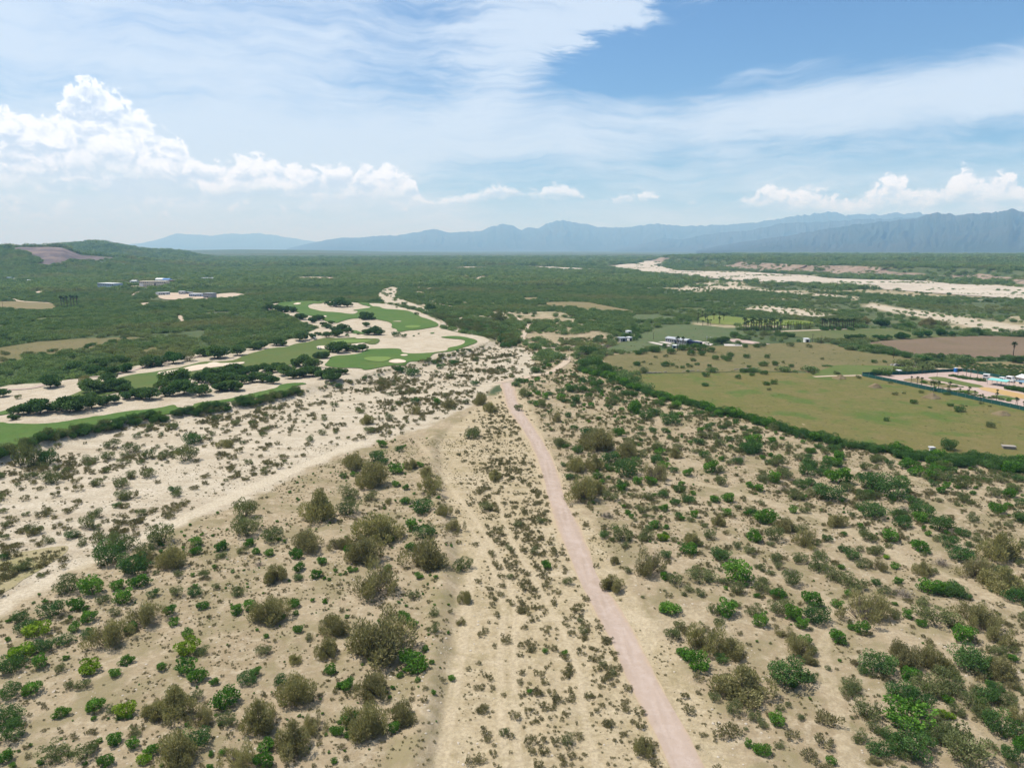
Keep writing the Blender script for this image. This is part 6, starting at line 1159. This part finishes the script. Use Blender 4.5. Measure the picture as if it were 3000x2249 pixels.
# utility poles
def pole(px, py, hpx, label, arm=True):
    x, y, z, k = base(px, py); h = hpx * k; o = empty('utility_pole', (x, y, z), 0.3); tag(o, label, 'pole')
    MB().tube([(0, 0, -0.5), (0, 0, h)], [0.16, 0.11], 8).build('pole', 'pole_wood', o)
    if arm:
        MB().box(-1.1, 1.1, -0.20, -0.10, h - 0.6, h - 0.45).build('crossarm', 'pole_wood', o)
        for q in (-0.95, 0.0, 0.95): MB().cyl(q, -0.15, h - 0.45, h - 0.2, 0.06, 8).build('insulator', 'grey_wall', o)
pole(*pE(1803, 352), 26, 'utility pole with crossarm beside the white pump house')
pole(*pE(1892, 366), 25, 'utility pole at the end of the dark hedge by the green field', arm=False)
pole(*pJ(517, 752), 32, 'bare utility pole at the hedge of the ploughed field', arm=False)
pole(*pE(218, 325), 22, 'thin pole in the weedy field behind the concrete slabs', arm=False)
pole(*pK(38, 540), 22, 'utility pole on the edge of the stubble field by the sandy road')
# palms
def palm_meshes(seed, n=22, dead=True, mat='leaf_palm'):
    rng = np.random.default_rng(seed); C = []; D = []; L = []; Wd = []
    for i in range(n * 3):
        a = rng.random() * 6.28; e = rng.uniform(-0.5, 1.3); L0 = rng.uniform(0.10, 0.16)
        d = np.array([math.cos(a) * math.cos(e), math.sin(a) * math.cos(e), math.sin(e)])
        for s_ in (0.35, 0.75, 1.05): C.append(np.array([0, 0, 1.0]) + d * L0 * s_ - np.array([0, 0, 0.03 * s_ * s_])); D.append(d); L.append(L0 * 0.6); Wd.append(0.035)
    q = np.array(C); n0 = len(q)
    me = bpy.data.meshes.new('fronds'); 
    Dn = np.array(D); Rn = rng.normal(size=(n0, 3)); S = np.cross(Dn, Rn); S /= np.linalg.norm(S, axis=1)[:, None]; L_ = np.array(L)[:, None]; W_ = np.array(Wd)[:, None]
    V = np.stack([q - Dn * L_ / 2, q + S * W_ / 2, q + Dn * L_ / 2, q - S * W_ / 2], 1).reshape(-1, 3)
    me.from_pydata([tuple(v) for v in V], [], [tuple(range(i * 4, i * 4 + 4)) for i in range(n0)]); me.materials.append(MAT[mat])
    tr = MB().tube([(0, 0, -0.05), (0.01, 0, 0.5), (0, 0.01, 0.98)], [0.030, 0.022, 0.018], 7); tm = bpy.data.meshes.new('trunk'); tm.from_pydata(tr.v, [], tr.f); tm.materials.append(MAT['bark'])
    sk = MB(); 
    for i in range(14):
        a = i * 0.45; sk.add([(math.cos(a) * 0.015, math.sin(a) * 0.015, 0.97), (math.cos(a - 0.2) * 0.055, math.sin(a - 0.2) * 0.055, 0.72 + 0.06 * (i % 3)), (math.cos(a + 0.2) * 0.055, math.sin(a + 0.2) * 0.055, 0.70 + 0.05 * (i % 4))], [(0, 1, 2)])
    sm = bpy.data.meshes.new('dead_fronds'); sm.from_pydata(sk.v, [], sk.f); sm.materials.append(MAT['thatch'])
    return me, tm, sm
PALM = [palm_meshes(5), palm_meshes(6), palm_meshes(7)]
def palm(px, py, hpx, label, group=None, hm=None, name='fan_palm', fat=1.0):
    x, y, z, k = base(px, py); h = hm or hpx * k; o = empty(name, (x, y, z), random.random() * 6, h); tag(o, label, 'palm tree', group)
    for nm, me in zip(('fronds', 'trunk', 'dead_fronds'), random.choice(PALM)):
        c = bpy.data.objects.new(nm, me); COL.objects.link(c); c.parent = o
    wd = random.uniform(0.95, 1.2) * fat; o.scale = (h * wd, h * wd, h)
palm(*pE(457, 440), 40, 'fan palm with thick dead skirt by the concrete slabs, the taller of the pair')
palm(*pE(510, 412), 31, 'fan palm with dead skirt by the concrete slabs, the shorter of the pair')
palm(*pE(480, 425), 16, 'stunted young palm between the two tall fan palms')
palm(*pJ(2066, 752), 44, 'tall lone fan palm at the edge of the ploughed field')
for i in range(30):
    px = 1115 + 390 * (i % 15) / 15 + random.uniform(-8, 8); py = 205 + 26 * (i // 15) + (px - 1115) * 0.02 + random.uniform(-5, 5)
    palm(*pE(px, py), 0, 'fan palm in the dense dark palm row beside the crop field', 'dark palm row beside the crop field', hm=random.uniform(5.5, 8.0), fat=1.35)
for i in range(18):
    px = 1895 + 330 * i / 18 + random.uniform(-6, 6); palm(*pE(px, 222 - (px - 1895) * 0.02 + random.uniform(-4, 3)), 0, 'brown-skirted palm in the row behind the green field track', 'palm row behind the green field', hm=random.uniform(6.0, 8.5), fat=1.35)
for i in range(16):
    palm(*pE(random.uniform(640, 1000), random.uniform(95, 190)), 0, 'scattered palm standing in the bright crop field', 'palms scattered in the crop field', hm=random.uniform(4, 6), fat=1.6)
for i in range(6): palm(*pK(800 + 42 * i + random.uniform(-10, 10), 540 + random.uniform(-8, 8)), 0, 'palm in the clump beside the stubble field in the woodland', 'palm clump by the stubble field', hm=random.uniform(9, 13))
for px, py in ((1110, 470), (1145, 482), (1200, 470), (1310, 505), (1330, 480), (1450, 520), (1545, 545), (1560, 530), (1625, 555), (1690, 585), (1720, 580), (1880, 610), (2110, 660), (2130, 650), (2200, 690), (950, 405), (1000, 425), (880, 385)):
    palm(*pD(px, py), 0, 'young palm in the row inside the long compound fence', 'young palms inside the long fence', hm=random.uniform(2.8, 4.6), name='young_palm')
for px, py in ((1060, 215), (1125, 220), (1165, 220), (1185, 300), (1580, 310), (1660, 310), (1530, 290), (1890, 540), (1430, 300), (1010, 270)):
    palm(*pD(px, py), 0, 'young palm at the back of the compound', 'young palms at the back of the compound', hm=random.uniform(2.6, 4.4), name='young_palm')
for i in range(60):
    x, y = on(*pE(random.choice([random.uniform(1110, 1500), random.uniform(1890, 2212)]), random.uniform(205, 236))); put('dark', x, y, random.uniform(2.5, 4.5), random.uniform(0.8, 1.1), 'field')
BAN = palm_meshes(15, 10, False, 'leaf_banana')
for i in range(26):
    x, y, z, k = base(*pE(1500 + 300 * (i % 13) / 13 + random.uniform(-8, 8), 200 + 20 * (i // 13) + random.uniform(-4, 4))); h = random.uniform(3.2, 4.8)
    o = empty('banana_plant', (x, y, z), random.random() * 6); o.scale = (h * 1.9, h * 1.9, h); tag(o, 'yellow-green banana plant in the bright patch beside the dark palm row', 'plant', 'banana plants beside the palm row')
    for nm, me in zip(('leaves', 'stem'), BAN[:2]):
        c = bpy.data.objects.new(nm, me); COL.objects.link(c); c.parent = o
# orchard trees, hedges inside the compound
for j in range(6):
    for i in range(17):
        px = 1240 + i * 62 + j * 28 + random.uniform(-8, 8); py = 140 + j * 21 + i * 2.5 + random.uniform(-3, 3) + 30 * max(0, (px - 1700) / 600) * j / 6
        if py < 205 + max(0, (px - 1480)) * 0.16 and px < 2300:
            x, y = on(*pD(px, py)); put('orchard', x, y, random.uniform(2.2, 3.6), random.uniform(0.8, 1.0), 'orchard')
for i in range(30):
    t = i / 29; x, y = on(*pD(1340 + 400 * t + random.uniform(-8, 8), 292 + 62 * t + random.uniform(-4, 8))); put('dark', x, y, random.uniform(1.6, 3.0), 0.9, 'yard')
for i in range(24):
    t = i / 23; x, y = on(*pD(2010 + 260 * t + random.uniform(-8, 8), 440 + 45 * t + random.uniform(-8, 8))); put('dark', x, y, random.uniform(2.2, 4.2), 0.9, 'yard')
for i in range(26):
    t = i / 25; x, y = on(*pD(1140 + 900 * t + random.uniform(-10, 10), 440 + 150 * t + random.uniform(-10, 6))); put(random.choice(['olive', 'dark', 'green']), x, y, random.uniform(1.2, 2.4), 0.9, 'yard')
# ---- build: the largest as single plants, the rest as one mass for each kind
PLACES = [('river', P_RIVER), ('golf', P_GOLF), ('wash', P_WASH), ('strip', P_CORR), ('rise', P_LEFT), ('slope', P_SLOPE), ('mix', P_MIX)]
WHERE = {'golf0': 'beside the narrow fairway along the riverbank', 'golf1': 'beside the long dull-green fairway', 'golf2': 'beside the fairway with a central pale green', 'golf3': 'beside the farthest fairway below the woodland',
         'slope_road': 'on the scrub slope next to the gravel road', 'slope_hedge': 'on the scrub slope just below the hedge', 'slope_track': 'beside the pale worn track across the slope', 'rise_river': 'at the riverbed edge of the scrubby rise', 'rise_berm': 'along the berm above the sandy strip', 'strip_road': 'at the verge of the pink gravel road', 'river_bank': 'in the riverbed under the golf bank', 'river': 'in the pale dry riverbed', 'golf': 'beside the golf fairways', 'wash': 'in the sandy wash above the golf course', 'strip': 'in the sandy strip along the pink gravel road',
         'rise': 'on the scrubby rise beside the dry riverbed', 'slope': 'on the scrub slope between gravel road and hedge', 'mix': 'in the sandy scrub around the winding track', 'hedge': 'in the dense hedge edging the pasture',
         'bank': 'on the bank between golf course and riverbed', 'thicket': 'in the thicket beside the golf course bend', 'pasture': 'standing in the olive pasture', 'dry': 'scattered over the dry brown pasture', 'yard': 'by the green-screened compound', 'field': 'along the edges of the farm fields', 'left': 'in the woodland behind the golf course', 'orchard': 'in the orchard rows behind the compound'}
SHWHERE = {WHERE[k]: v for k, v in {'golf0': 'by riverbank fairway', 'golf1': 'by dull-green fairway', 'golf2': 'by middle fairway', 'golf3': 'by farthest fairway', 'slope_road': 'next to gravel road', 'slope_hedge': 'below the hedge', 'slope_track': 'beside worn track', 'rise_river': 'at riverbed edge', 'rise_berm': 'along the berm', 'strip_road': 'at road verge', 'river_bank': 'under golf bank', 'river': 'in dry riverbed', 'golf': 'beside golf fairways', 'wash': 'in sandy wash', 'strip': 'beside gravel road', 'rise': 'on scrubby rise', 'slope': 'on scrub slope', 'mix': 'near winding track', 'hedge': 'in pasture hedge',
    'bank': 'on golf bank', 'thicket': 'in wash thicket', 'pasture': 'in olive pasture', 'dry': 'in dry pasture', 'yard': 'by fenced compound', 'field': 'near farm fields', 'left': 'behind golf course', 'orchard': 'in the orchard'}.items()}
FAIRS = [FAIR_XY[i] for i in range(4)]
def place_of(x, y, given):
    if given: return given
    X_, Y_ = np.array([x]), np.array([y])
    for n, P in PLACES:
        if float(sdf(P, X_, Y_)[0]) > 0:
            if n == 'golf':
                return 'golf' + str(int(np.argmax([float(sdf(q, X_, Y_)[0]) for q in FAIRS])))
            if n == 'slope':
                if float(pldist(FLAT_LINES[0], X_, Y_)[0]) < 26: return 'slope_road'
                if float(pldist(HEDGE, X_, Y_)[0]) < 34: return 'slope_hedge'
                if float(pldist(FLAT_LINES[7], X_, Y_)[0]) < 14: return 'slope_track'
            if n == 'rise':
                if float(sdf(P_RIVER, X_, Y_)[0]) > -14: return 'rise_river'
                if float(sdf(P_CORR, X_, Y_)[0]) > -14: return 'rise_berm'
            if n == 'strip':
                if float(pldist(FLAT_LINES[0], X_, Y_)[0]) < 12: return 'strip_road'
            if n == 'river' and float(sdf(P_GOLF, X_, Y_)[0]) > -22: return 'river_bank'
            return n
    return 'left' if x < 0 else 'field'
SHORT = {'tamarisk': 'a feathery brown shrub', 'green': 'a bright green bush', 'dark': 'a dark green bush', 'olive': 'an olive shrub', 'yellow': 'a yellow-green bush', 'grey': 'a bare grey shrub', 'desert': 'a low desert shrub', 'mesquite': 'a dark spreading tree', 'broad': 'a round green tree', 'orchard': 'a fruit tree'}
def neighbours():
    """what stands against each plant, from all plants big enough to see"""
    K = []; X = []
    for kind, L in PL.items():
        if kind in ('wood', 'far', 'weed', 'stone'): continue
        for j, e in enumerate(L):
            if e[2] > 0.9: K.append((kind, j)); X.append((e[0], e[1], e[2]))
    X = np.array(X); out = {}
    for i, (kind, j) in enumerate(K):
        d = np.hypot(X[:, 0] - X[i, 0], X[:, 1] - X[i, 1]) - (X[:, 2] + X[i, 2]) * 0.5; d[i] = 1e9
        nb = np.nonzero((d < 0.25 * X[i, 2]) & (X[:, 2] > 0.4 * X[i, 2]))[0]; nb = nb[np.argsort(d[nb])]
        if len(nb) == 0: out[(kind, j)] = 'standing alone'
        elif len(nb) == 1:
            q = nb[0]; rel = 'larger ' if X[q, 2] > 1.3 * X[i, 2] else ('smaller ' if X[q, 2] < 0.75 * X[i, 2] else ''); sh = SHORT[K[q][0]].split(' ', 1)
            out[(kind, j)] = 'against ' + (('a ' + rel + sh[1]) if rel else SHORT[K[q][0]])
        elif len(nb) > 4: out[(kind, j)] = 'amid a crowd of bushes'
        else:
            a, b = SHORT[K[nb[0]][0]], SHORT[K[nb[1]][0]]
            out[(kind, j)] = 'between ' + a + ' and ' + b.split(' ', 1)[1] if a != b else 'between two like ' + a.split(' ', 1)[1]
    return out
def make_plants():
    st = {}; NB = neighbours()
    for kind, L in PL.items():
        if not L: continue
        A = np.array([(a, b, c, d) for a, b, c, d, _ in L]); z = ZG_(A[:, 0], A[:, 1])
        dist = np.hypot(A[:, 0], A[:, 1]); app = A[:, 2] / dist
        vis = (np.abs(np.arctan2(A[:, 0], A[:, 1])) < R_(38)) & (A[:, 1] > 60)
        order = np.argsort(-np.where(vis, app, 0)); nind = 0 if kind in ('wood', 'far', 'weed', 'stone') else 290
        ind = order[:nind][vis[order[:nind]]]; rest = np.setdiff1d(np.arange(len(L)), ind); rest = rest[A[rest, 1] > 55]
        if kind in INFO:
            name, cat, look = INFO[kind]; ws = np.sort(A[ind, 2]) if len(ind) else [1]
            q1, q2 = ws[len(ws) // 3], ws[2 * len(ws) // 3]
            for i in ind:
                x, y, w, hf = A[i]; f, s = PROTO[kind][random.randrange(len(PROTO[kind]))]
                size = 'large' if w > q2 else ('medium-sized' if w > q1 else 'small')
                wh = WHERE[place_of(x, y, L[i][4])]
                form = 'tall ' if hf > 1.16 else ('low ' if hf < 0.86 else '')
                wds = f'{size} {form}{look} {NB.get((kind, int(i)), "standing alone")}'.split()
                alts = [wds + wh.split(), wds + SHWHERE[wh].split(), f'{size} {form}{look} in a clump'.split() + wh.split(), f'{size} {form}{look} in a clump'.split() + SHWHERE[wh].split()]
                lab = ' '.join(next(a_ for a_ in alts if len(a_) <= 16))
                grp = f'{look}s {wh}'.replace('bushs', 'bushes')
                sc = (w * random.uniform(0.86, 1.2), w * random.uniform(0.78, 1.15), w * hf); rz = random.random() * 6.28
                if s is None:
                    o = bpy.data.objects.new(name, f); COL.objects.link(o)
                else:
                    o = empty(name, (0, 0, 0))
                    for nm, me in ((f.name.split('.')[0], f), (s.name.split('.')[0], s)):
                        c = bpy.data.objects.new(nm, me); COL.objects.link(c); c.parent = o
                o.location = (x, y, z[i] - 0.02 * w); o.rotation_euler = (0, 0, rz); o.scale = sc
                tag(o, lab, cat, grp)
        if len(rest):
            pts = np.column_stack([A[rest, 0], A[rest, 1], z[rest] - 0.02 * A[rest, 2]])
            st[kind] = (pts, A[rest, 2], A[rest, 2] * A[rest, 3])
    names = {'stone': 'loose_stones', 'weed': 'field_weeds', 'wood': 'woodland', 'far': 'far_woodland', 'desert': 'scattered_shrubs'}
    for kind, (pts, w, h) in st.items():
        n = len(pts); me = bpy.data.meshes.new('plants'); me.vertices.add(n); me.vertices.foreach_set('co', pts.ravel().astype(np.float32))
        nv = len(PROTO[kind])
        for nm, v in (('scl', np.column_stack([w * RNG.uniform(0.85, 1.15, n), w * RNG.uniform(0.85, 1.15, n), h])), ):
            at = me.attributes.new(nm, 'FLOAT_VECTOR', 'POINT'); at.data.foreach_set('vector', v.ravel().astype(np.float32))
        at = me.attributes.new('rot', 'FLOAT', 'POINT'); at.data.foreach_set('value', RNG.uniform(0, 6.28, n).astype(np.float32))
        at = me.attributes.new('var', 'INT', 'POINT'); at.data.foreach_set('value', RNG.integers(0, nv, n).astype(np.int32))
        nm = names.get(kind, INFO[kind][0] + '_scatter' if kind in INFO else kind)
        o = bpy.data.objects.new(nm, me); COL.objects.link(o); o['kind'] = 'stuff'
        ng = bpy.data.node_groups.new('grow_' + kind, 'GeometryNodeTree'); N = ng.nodes; Lk = ng.links
        ng.interface.new_socket('Geometry', in_out='INPUT', socket_type='NodeSocketGeometry'); ng.interface.new_socket('Geometry', in_out='OUTPUT', socket_type='NodeSocketGeometry')
        gi = N.new('NodeGroupInput'); go = N.new('NodeGroupOutput'); jn = N.new('GeometryNodeJoinGeometry')
        def attr(nm, ty):
            a = N.new('GeometryNodeInputNamedAttribute'); a.data_type = ty; a.inputs[0].default_value = nm; return a.outputs[0]
        sc, ro, va = attr('scl', 'FLOAT_VECTOR'), attr('rot', 'FLOAT'), attr('var', 'INT')
        cx = N.new('ShaderNodeCombineXYZ'); Lk.new(ro, cx.inputs[2])
        for i in range(nv):
            cp = N.new('FunctionNodeCompare'); cp.data_type = 'INT'; cp.operation = 'EQUAL'; Lk.new(va, cp.inputs[2]); cp.inputs[3].default_value = i
            src = SRC(kind, i); oi = N.new('GeometryNodeObjectInfo'); oi.inputs[0].default_value = src; oi.transform_space = 'ORIGINAL'; oi.inputs[1].default_value = True
            ip = N.new('GeometryNodeInstanceOnPoints'); Lk.new(gi.outputs[0], ip.inputs['Points']); Lk.new(cp.outputs[0], ip.inputs['Selection'])
            Lk.new(oi.outputs['Geometry'], ip.inputs['Instance']); Lk.new(cx.outputs[0], ip.inputs['Rotation']); Lk.new(sc, ip.inputs['Scale'])
            Lk.new(ip.outputs[0], jn.inputs[0])
        Lk.new(jn.outputs[0], go.inputs[0])
        md = o.modifiers.new('grow', 'NODES'); md.node_group = ng
def SRC(kind, i):
    """an object carrying the prototype's foliage; not linked into the scene"""
    return bpy.data.objects.new('plant_source', PROTO[kind][i][0])
make_plants()
